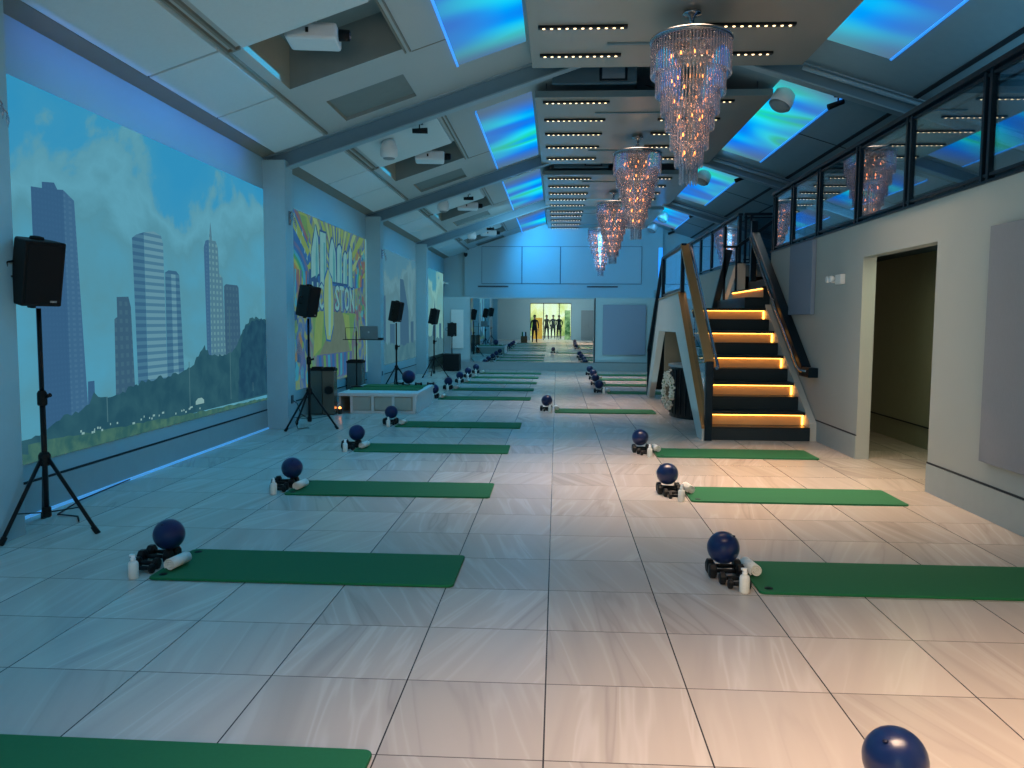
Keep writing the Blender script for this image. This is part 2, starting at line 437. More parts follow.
# right wall with the passage opening
OP0, OP1, OPZ, WT = 7.64, 9.43, 2.34, 2.73
b = MB()
b.box(XR, XR + .15, YB, OP0, 0, WT); b.box(XR, XR + .15, OP1, 13.42, 0, WT); b.box(XR, XR + .15, OP0, OP1, OPZ, WT)
b.box(XR, XR + .15, 15.85, YE, 0, WT)
struct('wall_right', b, 'wall_right', 'cream plaster wall below the glass railing with a tall passage opening', 'wall')
b = MB()
b.box(XR - .012, XR + .0, YB, OP0, 0, .268); b.box(XR - .012, XR, OP1, 13.42, 0, .268)
bb = struct('baseboard_right', b, 'baseboard', 'tall cream baseboard along the cream wall', 'baseboard', .002)
struct('trim_1', MB().box(XR - .008, XR + .001, YB, OP0, .27, .286).box(XR - .008, XR + .001, OP1, 13.42, .27, .286), 'groove', 'dark groove line above the cream baseboard', 'trim')
b = MB(); b.box(XW, XW + .012, YB, YE, 0.02, .268); struct('baseboard_left', b, 'baseboard', 'tall white baseboard under the projected pictures', 'baseboard')
struct('trim_2', MB().box(XW, XW + .01, YB, YE, .27, .288), 'groove', 'thin dark groove above the baseboard under the projections', 'trim')
struct('foot_reflection', MB().box(XW, XW + .03, 5.6, 11.3, 0, .022), 'blue_line', 'thin bright blue strip painted for light reflected at the foot of the projection wall', 'trim')  # emissive strip stands in for light reflected along the wall foot
# mezzanine
struct('floor_mezzanine', MB().box(XR + .15, 7.2, YB, 13.42, WT - .25, WT - .02).box(XR + .15, 7.2, 15.85, YE, WT - .25, WT - .02).box(4.75, 7.2, 13.42, 15.85, WT - .25, WT - .02), 'mezz', 'dark floor of the gallery above the passage', 'floor')
struct('wall_mezzanine', MB().box(7.05, 7.2, YB, YE, 0, 4.3), 'mezz', 'dark outer wall of the upper gallery', 'wall')
b = MB().box(4.66, 4.78, 2, 13.42, 0, 2.5).box(3.65, 4.7, 5.0, 5.1, 0, 2.48).box(3.65, 4.78, 13.3, 13.42, 0, 2.48)
struct('wall_passage', b, 'olive', 'dim olive wall inside the passage opening', 'wall')
struct('baseboard_passage', MB().box(4.645, 4.66, 5.1, 13.3, .27, .285), 'groove', 'dark baseboard line inside the passage', 'baseboard')
# entrance wall behind the camera with glazed opening
ox0, ox1, oz = -1.9, 1.0, 2.6
struct('wall_entrance', MB().box(-4.3, ox0, YB - .1, YB, 0, 5.9).box(ox1, 7.2, YB - .1, YB, 0, 5.9).box(ox0, ox1, YB - .1, YB, oz, 5.9), 'wall', 'entrance wall with a glazed opening seen in the mirror', 'wall')
b = MB()
for x in (ox0, -.95, .15, ox1): b.box(x - .025, x + .025, YB - .08, YB - .02, 0, oz)
b.box(ox0, ox1, YB - .08, YB - .02, oz - .05, oz)
w_ = empty('door_1', (0, 0, 0), 0, 'bright glazed entrance doors reflected in the mirror', 'door', kind='structure')
b.build('door_frame', 'dark_rail', w_)
MB().box(ox0, ox1, YB - .055, YB - .045, 0.02, oz - .05).build('door_glass', 'clear_glass', w_)
struct('backdrop', MB().box(-8, 8, -16.2, -16, 0, 7), 'daylight', 'bright hazy daylight and trees beyond the entrance', 'backdrop')
bn = MB().box(-1.7, -1.05, -6.05, -6.0, 0.02, 1.55).build('banner', 'orange'); tag(bn, 'yellow orange upright banner outside the glazed entrance, seen in mirror', 'banner')
bn = MB().box(.55, .95, -5.9, -5.85, 0, 2.1).build('hedge_panel', 'outside_green'); tag(bn, 'pale green leafy hedge outside entrance doors, seen in mirror', 'hedge', kind='stuff')
d2 = empty('door_2', (2.2, YB, 0), 0, 'pale grey double door in the entrance wall, seen in mirror', 'door', kind='structure')
for sx in (-1, 1): MB().box(min(0, sx * .5), max(0, sx * .5), 0, .04, 0, 2.1).build('door_leaf', 'grey_plastic', d2, .006)
MB().box(-.02, .02, .04, .07, .9, 1.2).build('door_handle', 'steel', d2)
for k, x in enumerate((-2.4, 1.5)):
    v = empty('air_vent', (x, YB, 3.3), 0, ['slim dark air slot over the entrance doors, crate side, seen in mirror', 'slim dark air slot over the entrance, double door side, seen in mirror'][k], 'vent', 'air slots over the entrance')
    MB().box(-.6, .6, 0, .03, -.04, .04).build('vent_frame', 'dark_rail', v)
r_ = empty('blue_light_streak', (3.72, 29.38, 3.55), 0, 'vertical streak of blue light beside the gallery, painted as a glowing strip', 'light streak')  # glowing bar stands in for blue light caught on a gallery column
MB().box(-.09, .09, 0, .02, -.65, .75).build('back_plate', 'wall', r_)
MB().box(-.07, .07, -.02, 0, -.62, .72).build('streak_face', 'blue_line_hot', r_)  # emissive face painting the blue streak, no lamp behind it
# columns
for i, y in enumerate(COLS):
    o = struct('column', MB().box(XW, XC, y, y + .34, 0, ZL(XC) - .16), 'column', ['white wall column near the entrance behind the camera', 'white column before the large skyline picture', 'white column between skyline picture and colourful mural', 'white column between mural and pale skyline picture', 'white column before the last projected picture'][i], 'column', .004)
struct('wall_end', MB().box(-4.3, 7.2, YE, YE + .12, 0, 6), 'wall', 'end gable wall washed in blue light', 'wall')
# end false wall with upper box
struct('wall_mirror', MB().box(-3.68, XR, YM, YM + .12, 0, 2.36).box(-3.68, -3.58, YM + .12, YE, 0, 2.36).box(-3.58, XR, YM + .12, YE, 2.3, 2.36), 'wall', 'low end wall carrying the wide mirror', 'wall')
struct('baseboard_mirror', MB().box(-3.68, XR, YM - .012, YM, 0, .262), 'baseboard', 'white baseboard under the mirror', 'baseboard')
struct('trim_4', MB().box(1.2, XR, YM - .008, YM + .001, .264, .28).box(1.2, 1.23, YM - .03, YM, .28, 2.34), 'groove', 'groove line beside the mirror', 'trim')
YU = 29.42
ub = struct('wall_upper', MB()._add([(-3.42, YU, 2.36), (XR + .3, YU, 2.36), (XR + .3, YU, ZR(XR + .3)), (XRIDGE, YU, ZRIDGE), (-3.42, YU, ZL(-3.42))] + [(-3.42, YE, 2.36), (XR + .3, YE, 2.36), (XR + .3, YE, ZR(XR + .3)), (XRIDGE, YE, ZRIDGE), (-3.42, YE, ZL(-3.42))], [(0, 1, 2, 3, 4), (0, 4, 9, 5), (1, 6, 7, 2)]), 'wall', 'upper end wall above the mirror washed in blue light', 'wall')
struct('trim_6', MB().box(-2.785, 3.06, YU - .008, YU + .001, 2.95, 4.32), 'panel_gap', 'dark gaps around the flat panels of the upper wall', 'trim')
for k, (x0, x1) in enumerate(((-2.77, -1.32), (-1.285, .085), (.12, 3.04))):
    p = MB().box(x0, x1, YU - .03, YU - .009, 2.97, 4.3).build('wall_panel', 'wall', None, .006)
    tag(p, ['flat square pale panel on the upper end wall, the one closest to the projections', 'flat square pale panel on the upper end wall, middle of the three', 'widest flat pale panel on the upper end wall, behind the chandeliers'][k], 'wall panel', 'flat panels on the upper end wall')
for k, x in enumerate((-2.36, 1.64)):
    v = empty('air_vent', (x, YU, 2.86), 0, ['slim dark air slot on the upper wall under the square panels', 'slim dark air slot on the upper wall under the widest panel'][k], 'vent', 'air slots above the mirror')
    MB().box(-.57, .57, -.02, 0, -.03, .03).build('vent_frame', 'grey_plastic', v)
    for j in range(2): MB().box(-.55, .55, -.026, -.019, -.022 + j * .026, -.004 + j * .026).build('louvre', 'dark_rail', v)
# mirror
mr = empty('mirror', (0, YM - .02, 0), 0, 'wide wall mirror at the far end reflecting the bright entrance', 'mirror')
g = MB().box(-2.78, 1.17, -.006, .0, 0.0, 2.04).build('mirror_glass', 'mirror', mr); g.location = (0, -.004, .272); g.rotation_euler = (math.radians(.27), 0, 0)
for x in (-2.8, 1.17): MB().box(x, x + .02, -.015, .015, .0, .0 + 2.05).build('mirror_frame', 'silver', mr).location = (0, 0, .265)

# ceiling --------------------------------------------------------------
def slope_grid(name, xs, ys, zf, holes, m, label, th=.12):
    b = MB()
    for i in range(len(xs) - 1):
        for j in range(len(ys) - 1):
            xm, ym = (xs[i] + xs[i + 1]) / 2, (ys[j] + ys[j + 1]) / 2
            if any(h[0] < xm < h[1] and h[2] < ym < h[3] for h in holes): continue
            x0, x1, y0, y1 = xs[i], xs[i + 1], ys[j], ys[j + 1]
            b.poly([(x0, y0, zf(x0)), (x0, y1, zf(x0)), (x1, y1, zf(x1)), (x1, y0, zf(x1))])
    b.mi = [0] * len(b.f)
    o = b.build(name, m, None, 0, fix=False)
    return tag(o, label, 'ceiling', kind='structure')
bays = [y + .17 for y in COLS]                       # beam centres
YS0 = [y + .0 for y in bays]
holes = []
for y0 in YS0[:5]:
    holes.append((-3.13, -1.8, y0 + 2.55, y0 + 3.98)); holes.append((-2.93, -1.95, y0 + 4.75, y0 + 5.72))
xs = [-4.3, -3.13, -2.93, -1.95, -1.8, XRIDGE]
ys = sorted(set([YB - .05, YE + .05] + [round(v, 4) for h in holes for v in h[2:] if v < YE]))
holes = [tuple(round(v, 4) for v in h) for h in holes]
slope_grid('ceiling_left', xs, ys, ZL, holes, 'ceiling', 'sloping pale ceiling above the projection wall')
slope_grid('ceiling_right', [XRIDGE, 7.2], [YB - .05, YE + .05], ZR, [], 'ceiling_dark', 'sloping darker ceiling above the gallery')
struct('roof', MB().box(-4.5, 7.3, YB - .2, YE + .2, 6.3, 6.4), 'black', 'dark roof void above the ceiling', 'roof')
names_bay = ['above the entrance end', 'above the large skyline picture', 'above the colourful mural', 'above the pale skyline picture', 'above the last projected picture']
def ztile(x0, x1, y0, y1, d0, d1, b, mi=0, zf=ZL):
    vs = [(x0, y0, zf(x0) - d1), (x1, y0, zf(x1) - d1), (x1, y1, zf(x1) - d1), (x0, y1, zf(x0) - d1), (x0, y0, zf(x0) - d0), (x1, y0, zf(x1) - d0), (x1, y1, zf(x1) - d0), (x0, y1, zf(x0) - d0)]
    return b._add(vs, [(0, 3, 2, 1), (4, 5, 6, 7), (0, 1, 5, 4), (1, 2, 6, 5), (2, 3, 7, 6), (3, 0, 4, 7)], mi)
for i, y0 in enumerate(YS0):
    where = names_bay[i]
    last = (i == 4)
    # wells
    b = MB()
    for (hx0, hx1, hy0, hy1, dp) in ((-3.13, -1.8, y0 + 2.55, y0 + 3.98, .5), (-2.93, -1.95, y0 + 4.75, min(y0 + 5.72, YE - .05), .05)):
        a = [(hx0, hy0), (hx1, hy0), (hx1, hy1), (hx0, hy1)]
        lo = [(x, y, ZL(x)) for x, y in a]; hi = [(x, y, ZL(x) + dp) for x, y in a]
        b._add(lo + hi, [(0, 1, 5, 4), (1, 2, 6, 5), (2, 3, 7, 6)], 0); b._add(lo + hi, [(4, 5, 6, 7)], 0); b._add(lo + hi, [(3, 0, 4, 7)], 1)
    o = b.build('ceiling_well', ['well', 'well_side'], None, 0, fix=False); tag(o, 'recessed ceiling wells ' + where, 'ceiling well', 'ceiling wells', 'structure')
    tiles = [(-4.0, -3.3, y0 + .08, y0 + 2.37, 'long acoustic ceiling tile first after the beam '), (-4.0, -3.3, y0 + 2.41, y0 + 3.95, 'nearly square acoustic ceiling tile beside the deep well '), (-4.0, -3.3, y0 + 3.99, y0 + 5.88, 'acoustic ceiling tile before the next beam, by the wall '), (-3.1, -1.85, y0 + .3, y0 + 2.5, 'wide acoustic ceiling tile in front of the deep well ')]
    for (x0, x1, t0, t1, lab) in tiles:
        if t0 > YE - .3: continue
        o = ztile(x0, x1, t0, min(t1, YE - .05), 0.0, .035, MB()).build('ceiling_tile', 'tile', None, .004)
        tag(o, lab + where, 'ceiling tile', 'acoustic ceiling tiles')
    b = MB(); ztile(-3.265, -3.245, y0 + .6, min(y0 + 5.9, YE - .05), 0, .03, b); ztile(-3.195, -3.17, y0 + .6, y0 + 2.5, 0, .03, b); ztile(-3.27, -3.13, y0 + 2.5, y0 + 2.53, 0, .03, b)
    o = b.build('ceiling_track', 'trim'); tag(o, 'thin brown track between the wall tiles and wide tiles ' + where, 'ceiling track', 'brown ceiling tracks')
    b = MB(); ztile(-1.8, -1.785, y0 + .6, y0 + 4.1, 0, .02, b); ztile(-1.745, -1.73, y0 + .6, y0 + 4.1, 0, .02, b); ztile(-1.73, -1.33, y0 + 4.13, y0 + 4.15, 0, .006, b)
    o = b.build('ceiling_track', 'trim'); tag(o, 'thin brown track beside the painted blue light spill ' + where, 'ceiling track', 'brown ceiling tracks')
    # brown strip painted where the shadow gap falls above the wall
    o = ztile(-4.2, -4.02, y0 + .1, min(y0 + 5.95, YE - .05), 0.0, .02, MB()).build('shadow_gap_strip', 'trim'); tag(o, 'brown strip painted as the shadow gap along the wall top', 'trim', kind='structure')
    # steel beams (I section) following the slope
    if i >= 0:
        yb = y0
        b = MB()
        for (w, d0, d1) in ((.17, .0, .018), (.02, .018, .235), (.17, .235, .255)):
            ztile(-4.2, XRIDGE, yb - w / 2, yb + w / 2, d0, d1, b, 0 if d0 == .018 else 1)
            ztile(XRIDGE, 7.0, yb - w / 2, yb + w / 2, d0, d1, b, 0 if d0 == .018 else 1, ZR)
        # stiffener pipe
        o = b.build('ceiling_beam', ['beam', 'beam_edge']); tag(o, 'steel roof beam at the start of the bay ' + where, 'beam', 'steel roof beams', 'structure')
    # conduit pipe along the beam on the gallery side
        o = MB().tube([(3.28, yb - .2, ZR(3.28) - .12), (4.0, yb - .2, ZR(4.0) - .12), (6.4, yb - .2, ZR(6.4) - .12)], .03, 8).build('conduit_pipe', 'beam_edge')
        tag(o, 'thin pipe fixed along the steel beam on the gallery side ' + where, 'pipe', 'pipes along the roof beams')

b = MB(); ztile(4.8, 4.86, YB, YE, -.002, .012, b, 0, ZR); ztile(5.3, 5.33, YB, YE, -.002, .01, b, 0, ZR)
for y0 in YS0:
    ztile(1.5, 7.0, y0 + 2.9, y0 + 2.92, -.002, .008, b, 0, ZR)
o = b.build('trim_7', 'groove', None, 0); tag(o, 'dark seam lines in the gallery side ceiling', 'trim', kind='structure')
# blue light spilled on the slopes, painted as emissive patches
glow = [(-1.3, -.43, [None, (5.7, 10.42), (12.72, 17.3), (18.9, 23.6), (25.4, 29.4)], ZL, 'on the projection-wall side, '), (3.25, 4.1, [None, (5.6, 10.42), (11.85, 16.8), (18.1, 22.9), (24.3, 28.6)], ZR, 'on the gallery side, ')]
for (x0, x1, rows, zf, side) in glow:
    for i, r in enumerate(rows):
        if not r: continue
        e_ = empty('blue_light_spill', (0, 0, 0), 0, 'blue light spill painted as a glowing ceiling patch ' + side + names_bay[i], 'light spill', 'painted blue light spills on the ceiling')
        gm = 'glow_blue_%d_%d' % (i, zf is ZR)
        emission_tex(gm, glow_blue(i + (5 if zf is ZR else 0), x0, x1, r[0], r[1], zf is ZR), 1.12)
        ztile(x0, x1, r[0], r[1], .0, .03, MB(), 0, zf).build('spill_face', gm, e_)
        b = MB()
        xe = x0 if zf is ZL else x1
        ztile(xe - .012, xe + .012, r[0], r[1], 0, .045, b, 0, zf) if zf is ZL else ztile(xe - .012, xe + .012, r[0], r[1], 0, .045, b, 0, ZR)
        b.build('spill_edge', 'blue_line_hot', e_)  # bright rim of the blue spill, painted as a glowing strip

# suspended flat panels with linear downlights
CL = [(-1.0, 4.75, []), (5.0, 11.02, [5.3, 6.35, 7.4, 8.45, 9.5, 10.48]), (12.44, 17.56, [12.66, 13.75, 14.76, 15.83, 16.94]), (18.85, 23.95, [19.26, 20.38, 21.47, 22.5, 23.6]), (24.65, 29.55, [24.95, 25.9, 27.05, 28.15, 29.3])]
ZC = 4.98
cl_names = ['above the camera end', 'over the front mats', 'second along, behind the largest chandelier', 'third along the hall', 'fourth, nearest the blue end wall']
# prototype downlight
def make_downlight():
    r = empty('linear_downlight')
    MB().box(-.515, .515, -.035, .035, -.03, 0).build('housing', 'black', r, .004)
    for k in range(11):
        MB().lathe([(.0175, -.034), (.0175, -.029)], 8).build('lens', 'led', r).location = (-.45 + k * .09, 0, 0)
    return r
dl0 = make_downlight(); KIDS[dl0.name] = [x for x in C.objects if x.parent == dl0]; first = True
for ch in KIDS[dl0.name]: KIDS[ch.name] = []
ordn = ['first', 'second', 'third', 'fourth', 'fifth', 'sixth', 'seventh', 'eighth', 'ninth', 'tenth']
for ci, (y0, y1, rows) in enumerate(CL):
    r = empty('suspended_ceiling_panel', (0, 0, 0), 0, 'flat suspended ceiling panel ' + cl_names[ci], 'ceiling panel', 'flat suspended ceiling panels')
    b = MB().box(-.37, 3.2, y0, y1, ZC, ZC + .1)
    b.mi = [0, 1, 1, 1, 1, 1]
    b.build('panel', ['cloud', 'cloud_edge'], r, .004)
    for (x, y) in ((-.2, y0 + .15), (-.2, y1 - .15), (3.0, y0 + .15), (3.0, y1 - .15)):
        MB().tube([(x, y, ZC + .1), (x, y, (ZL(x) if x < XRIDGE else ZR(x)))], .008, 6).build('hanger', 'steel', r)
    for j, y in enumerate(rows):
        for side, x in enumerate((.262, 2.16)):
            if first: o = dl0; first = False
            else: o = copy_tree(dl0)
            o.location = (x, y, ZC)
            tag(o, 'slim black downlight, %s of its row, %s of ceiling panel %s' % (ordn[j], ['projection side', 'gallery side'][side], ['x', 'over the front mats', 'behind the largest chandelier', 'third along the hall', 'by the end wall'][ci]), 'downlight', 'slim linear downlights on the ceiling panels')
    if ci:
        for (yy) in ((y0 + .9, y0 + 3.75) if ci > 1 else (y1 - .93, y1 - 3.9)):
            o = MB().box(.58, 1.66, yy - .03, yy + .03, ZC - .014, ZC).build('slot_diffuser', 'cloud_edge'); tag(o, 'slim grey slot diffuser beside the chandelier on ceiling panel ' + cl_names[ci], 'vent', 'grey slot diffusers')
# dark bulkheads seen in the gaps between suspended panels
for k, yy in enumerate((11.66, 17.95)):
    r = empty('roof_hatch', (0, yy, 0), 0, ['dark boxed roof hatch in the gap before the second ceiling panel', 'dark boxed roof hatch in the gap before the third ceiling panel'][k], 'hatch', 'dark roof hatches')
    MB().box(-.1, 1.1, 0.12, .2, 4.9 + .1, 5.5).build('back_board', 'mezz', r)
    MB().box(.57, .97, .09, .12, 5.02, 5.3).build('hatch_panel', 'dark_rail', r, .01)
    MB().box(.61, .93, .08, .1, 5.05, 5.27).build('hatch_door', 'mezz_panel', r)

# chandeliers
TIERS = [(.43, 4.64, 4.27), (.375, 4.36, 4.06), (.315, 4.13, 3.86), (.26, 3.93, 3.69), (.205, 3.75, 3.48), (.15, 3.56, 3.29), (.095, 3.38, 3.10)]
def make_chandelier():
    r = empty('chandelier')
    MB().lathe([(.0, 4.965), (.1, 4.965), (.1, 4.935), (.03, 4.92), (.02, 4.8)], 20, cap=False).build('ceiling_rose', 'chrome', r)
    MB().lathe([(.02, 4.93), (.012, 4.86), (.04, 4.80), (.012, 4.74), (.012, 3.45)], 10).build('stem', 'chrome', r)
    MB().lathe([(.02, 4.69), (.44, 4.685), (.45, 4.675), (.45, 4.645), (.425, 4.64), (.425, 4.66), (.02, 4.67)], 48, cap=False).build('top_plate', 'chrome', r)
    for (R_, zt, zb) in TIERS:
        n = max(10, int(2 * PI * R_ / .036))
        b = MB()
        for k in range(n):
            a = 2 * PI * k / n
            m_ = Matrix.Translation((R_ * math.cos(a), R_ * math.sin(a), 0)) @ Matrix.Rotation(a + PI / 4, 4, 'Z')
            b.lathe([(.008, zt - .01), (.0125, zt - .03), (.0125, zb + .025), (.001, zb)], 4, mtx=m_, cap=False, smooth=False)
        t = b.build('crystal_tier', 'crystal', r)
        rg = MB()
        pts = [(R_ * math.cos(2 * PI * k / 40), R_ * math.sin(2 * PI * k / 40), zt) for k in range(41)]
        rg.tube(pts, .006, 6, cap=False); rg.build('tier_ring', 'chrome', t)
    b = 0
    for (R_, zt, zb) in TIERS[:6]:
        n = max(4, int(R_ * 24))
        for k in range(n):
            a = 2 * PI * (k + .5) / n; rr = R_ * .55
            o = MB().lathe([(.001, -.022), (.007, -.012), (.008, 0), (.005, .012), (.001, .022)], 8).build('bulb', 'bulb', r); o.location = (rr * math.cos(a), rr * math.sin(a), (zt + zb) / 2 + .02)
    return r
ch0 = make_chandelier()
def cache(o):
    KIDS[o.name] = [x for x in C.objects if x.parent == o]
    for c in KIDS[o.name]: cache(c)
cache(ch0)
for i, y in enumerate((9.1, 15.0, 21.25, 27.1)):
    o = ch0 if i == 0 else copy_tree(ch0)
    o.location = (1.44, y, 0)
    tag(o, ['largest looking tiered crystal chandelier, over the front mats', 'second tiered crystal chandelier along the hall', 'third tiered crystal chandelier along the hall', 'smallest looking tiered crystal chandelier, closest to the end wall'][i], 'chandelier', 'tiered crystal chandeliers')

# ------------------------------------------------------------------ projected pictures
XS = XW + .004
def yz(pts, lay=0): return [(XS + .0015 * lay, p[0], p[1]) for p in pts]
def rough_edge(pts, amp, step, seed):
    rnd = random.Random(seed); out = []
    for k in range(len(pts) - 1):
        a, b_ = pts[k], pts[k + 1]; n = max(1, int(math.dist(a, b_) / step))
        for j in range(n):
            t = j / n; out.append((a[0] + (b_[0] - a[0]) * t + rnd.uniform(-amp, amp) * .5, a[1] + (b_[1] - a[1]) * t + rnd.uniform(-amp, amp)))
    out.append(pts[-1]); return out
# picture 1 : skyline
names = ['sky_bright', 'tower_slate', 'tower_slate_side', 'tower_glass', 'tower_glass_dark', 'tower_grey', 'tower_pale', 'screen_trees', 'screen_trees_dark', 'screen_grass', 'screen_white', 'screen_pole']
ix = {n: i for i, n in enumerate(names)}
b = MB()
def P_(pts, m, lay): b.poly(yz(pts, lay), ix[m])
P_([(5.56, .43), (11.33, .43), (11.33, 3.435), (5.56, 3.435)], 'sky_bright', 0)
P_([(6.22, .6), (6.22, 2.63), (6.36, 2.64), (6.36, 2.69), (6.52, 2.71), (6.56, 2.66), (6.64, 2.67), (6.64, .6)], 'tower_slate', 1)
P_([(6.64, .6), (6.64, 2.67), (6.79, 2.6), (6.90, .6)], 'tower_slate_side', 1)
P_([(6.88, .6), (6.9, 1.02), (7.0, 1.02), (7.0, .6)], 'tower_slate', 1)
P_([(7.34, .7), (7.36, 1.58), (7.41, 1.6), (7.41, 1.79), (7.62, 1.8), (7.66, 1.7), (7.7, .7)], 'tower_grey', 2)
P_([(7.76, .8), (7.72, 2.38), (7.8, 2.42), (7.95, 2.46), (7.95, .8)], 'tower_glass_dark', 2)
P_([(7.95, .8), (7.95, 2.46), (8.15, 2.49), (8.3, 2.46), (8.34, 2.38), (8.36, .8)], 'tower_glass', 3)
P_([(8.36, .8), (8.37, 2.08), (8.45, 2.11), (8.62, 2.11), (8.69, 2.07), (8.76, .8)], 'tower_glass_dark', 2)
P_([(8.5, .8), (8.5, 2.07), (8.6, 2.07), (8.62, .8)], 'tower_glass', 3)
P_([(9.36, .9), (9.33, 2.44), (9.38, 2.52), (9.47, 2.54), (9.47, .9)], 'tower_slate_side', 2)
P_([(9.47, .9), (9.47, 2.54), (9.52, 2.76), (9.56, 2.54), (9.66, 2.54), (9.72, 2.46), (9.74, 2.15), (9.84, 2.1), (9.9, .9)], 'tower_pale', 3)
P_([(9.88, .9), (9.88, 2.0), (9.94, 2.03), (10.3, 2.03), (10.34, 2.0), (10.4, .9)], 'tower_grey', 2)
top = rough_edge([(6.1, .62), (6.3, .68), (6.47, .74), (6.9, .8), (6.98, .9), (7.15, .86), (7.4, .84), (7.6, .92), (8.0, .96), (8.64, .98), (8.95, 1.05), (9.15, 1.2), (9.28, 1.27), (9.4, 1.16), (9.8, 1.14), (10.12, 1.18), (10.3, 1.3), (10.45, 1.45), (10.7, 1.58), (10.95, 1.62), (11.15, 1.6), (11.33, 1.56)], .022, .05, 3)
P_([(11.33, .5), (5.9, .5)] + [(5.9, .62)] + top, 'screen_trees', 4)
top2 = rough_edge([(10.25, .6), (10.3, 1.0), (10.4, 1.3), (10.55, 1.5), (10.75, 1.55), (11.0, 1.6), (11.15, 1.58), (11.33, 1.54)], .03, .05, 5)
P_([(11.33, .52), (10.25, .52)] + top2, 'screen_trees_dark', 5)
P_([(6.05, .5)] + rough_edge([(6.05, .57), (6.3, .59), (6.5, .575), (6.9, .56), (7.9, .53), (9.1, .50), (11.3, .46)], .01, .08, 8) + [(11.33, .43), (5.56, .43), (5.56, .6)], 'screen_grass', 6)
rnd = random.Random(4)
for k in range(26):
    y = 6.7 + rnd.random() ** 1.3 * 2.4; z = .565 + rnd.uniform(-.02, .035) - (y - 6.8) * .012; w = rnd.uniform(.015, .05)
    P_([(y, z), (y + w, z), (y + w, z + .02), (y, z + .02)], 'screen_white', 7)
P_([(9.0, .59), (9.22, .59), (9.22, .63), (9.16, .66), (9.06, .66), (9.0, .63)], 'screen_white', 7)
for (y, z0, z1) in ((7.17, .62, .86), (8.85, .58, 1.1), (10.0, .56, 1.75), (10.75, .6, .72)):
    P_([(y, z0), (y + .015, z0), (y + .015, z1), (y, z1)], 'screen_pole', 7)
s1 = b.build('projected_picture', names, None, 0, fix=False); tag(s1, 'large bright projected picture of glass skyscrapers under a cloudy sky', 'projection', 'projected wall pictures')
# picture 2 : mural
mn = ['mur_bg', 'mur_white', 'mur_teal', 'mur_yellow', 'mur_lime', 'mur_brown', 'mur_blue', 'mur_navy', 'mur_red', 'mur_orange', 'mur_green', 'mur_cyan', 'mur_violet', 'mur_pale']
ix = {n: i for i, n in enumerate(mn)}
b = MB()
P_([(11.66, .45), (17.42, .45), (17.42, 3.35), (11.66, 3.35)], 'mur_bg', 0)
# sun rays
c0 = (15.1, 2.2)
for k in range(17):
    a0 = math.radians(8 + k * 10); a1 = math.radians(8 + k * 10 + 5.2)
    pts = []
    for a in (a0, a1):
        dx, dz = math.cos(a), math.sin(a); t = min((1.14 / dz) if dz > .05 else 99, abs((2.2 if dx > 0 else 2.3) / dx) if abs(dx) > .02 else 99)
        pts.append((c0[0] + dx * t, c0[1] + dz * t))
    P_([c0, pts[0], pts[1]], 'mur_pale' if k % 2 else 'mur_yellow', 1)
P_([(11.66, 3.34), (12.8, 3.34), (13.3, 3.0), (13.46, 2.6), (13.3, 2.5), (11.66, 2.9)], 'mur_blue', 2)
P_([(12.3, 3.2), (12.6, 3.28), (13.4, 2.75), (13.3, 2.65)], 'mur_yellow', 3)
P_([(12.9, 3.3), (13.25, 3.3), (13.4, 2.8), (13.3, 2.85)], 'mur_lime', 3)
P_([(12.6, 3.34), (12.8, 3.32), (13.32, 2.95), (13.28, 2.88)], 'mur_red', 4)
for k, (y, z) in enumerate(((12.5, 3.1), (12.7, 2.98), (12.9, 2.85), (13.1, 2.7), (13.22, 2.6), (12.6, 3.2), (13.0, 2.98))):
    P_([(y, z), (y + .05, z - .03), (y + .04, z + .1)], 'mur_white', 5)
def arc(cy, cz, r0, r1, a0, a1, m, lay, sz=.6):
    pts = [(cy + r1 * math.cos(a), cz + sz * r1 * math.sin(a)) for a in [math.radians(a0 + (a1 - a0) * t / 14) for t in range(15)]]
    pts += [(cy + r0 * math.cos(a), cz + sz * r0 * math.sin(a)) for a in [math.radians(a1 + (a0 - a1) * t / 14) for t in range(15)]]
    P_(pts, m, lay)
for k, m_ in enumerate(('mur_red', 'mur_orange', 'mur_yellow', 'mur_green', 'mur_cyan', 'mur_blue', 'mur_violet')):
    arc(12.0, 2.05, .75 + k * .1, .86 + k * .1, 8, 96, m_, 3 + 0)
    arc(17.5, 2.35, .5 + k * .09, .6 + k * .09, 110, 190, m_, 3)
for k in range(7):
    P_([(12.3 + k * .14, 1.95), (12.36 + k * .14, 1.95), (12.4 + k * .14, 2.4), (12.32 + k * .14, 2.4)], ['mur_red', 'mur_violet', 'mur_cyan'][k % 3], 4)
rnd = random.Random(9)
for k in range(60):
    y = rnd.uniform(16.3, 17.3); z = rnd.choice((rnd.uniform(2.6, 3.05), rnd.uniform(1.5, 2.1))); r_ = rnd.uniform(.04, .13)
    P_([(y + r_ * math.cos(a * 1.05 + k) * rnd.uniform(.6, 1), z + r_ * math.sin(a * 1.05 + k) * rnd.uniform(.6, 1)) for a in range(6)], rnd.choice(('mur_red', 'mur_red', 'mur_orange', 'mur_violet', 'mur_green', 'mur_teal')), 4)
for k in range(36):
    y = rnd.uniform(12.0, 13.4); z = rnd.uniform(.6, 1.9); r_ = rnd.uniform(.05, .16)
    P_([(y + r_ * math.cos(a * 1.25 + k), z + r_ * 1.3 * math.sin(a * 1.25 + k)) for a in range(5)], rnd.choice(('mur_blue', 'mur_cyan', 'mur_violet', 'mur_lime', 'mur_navy', 'mur_orange')), 3)
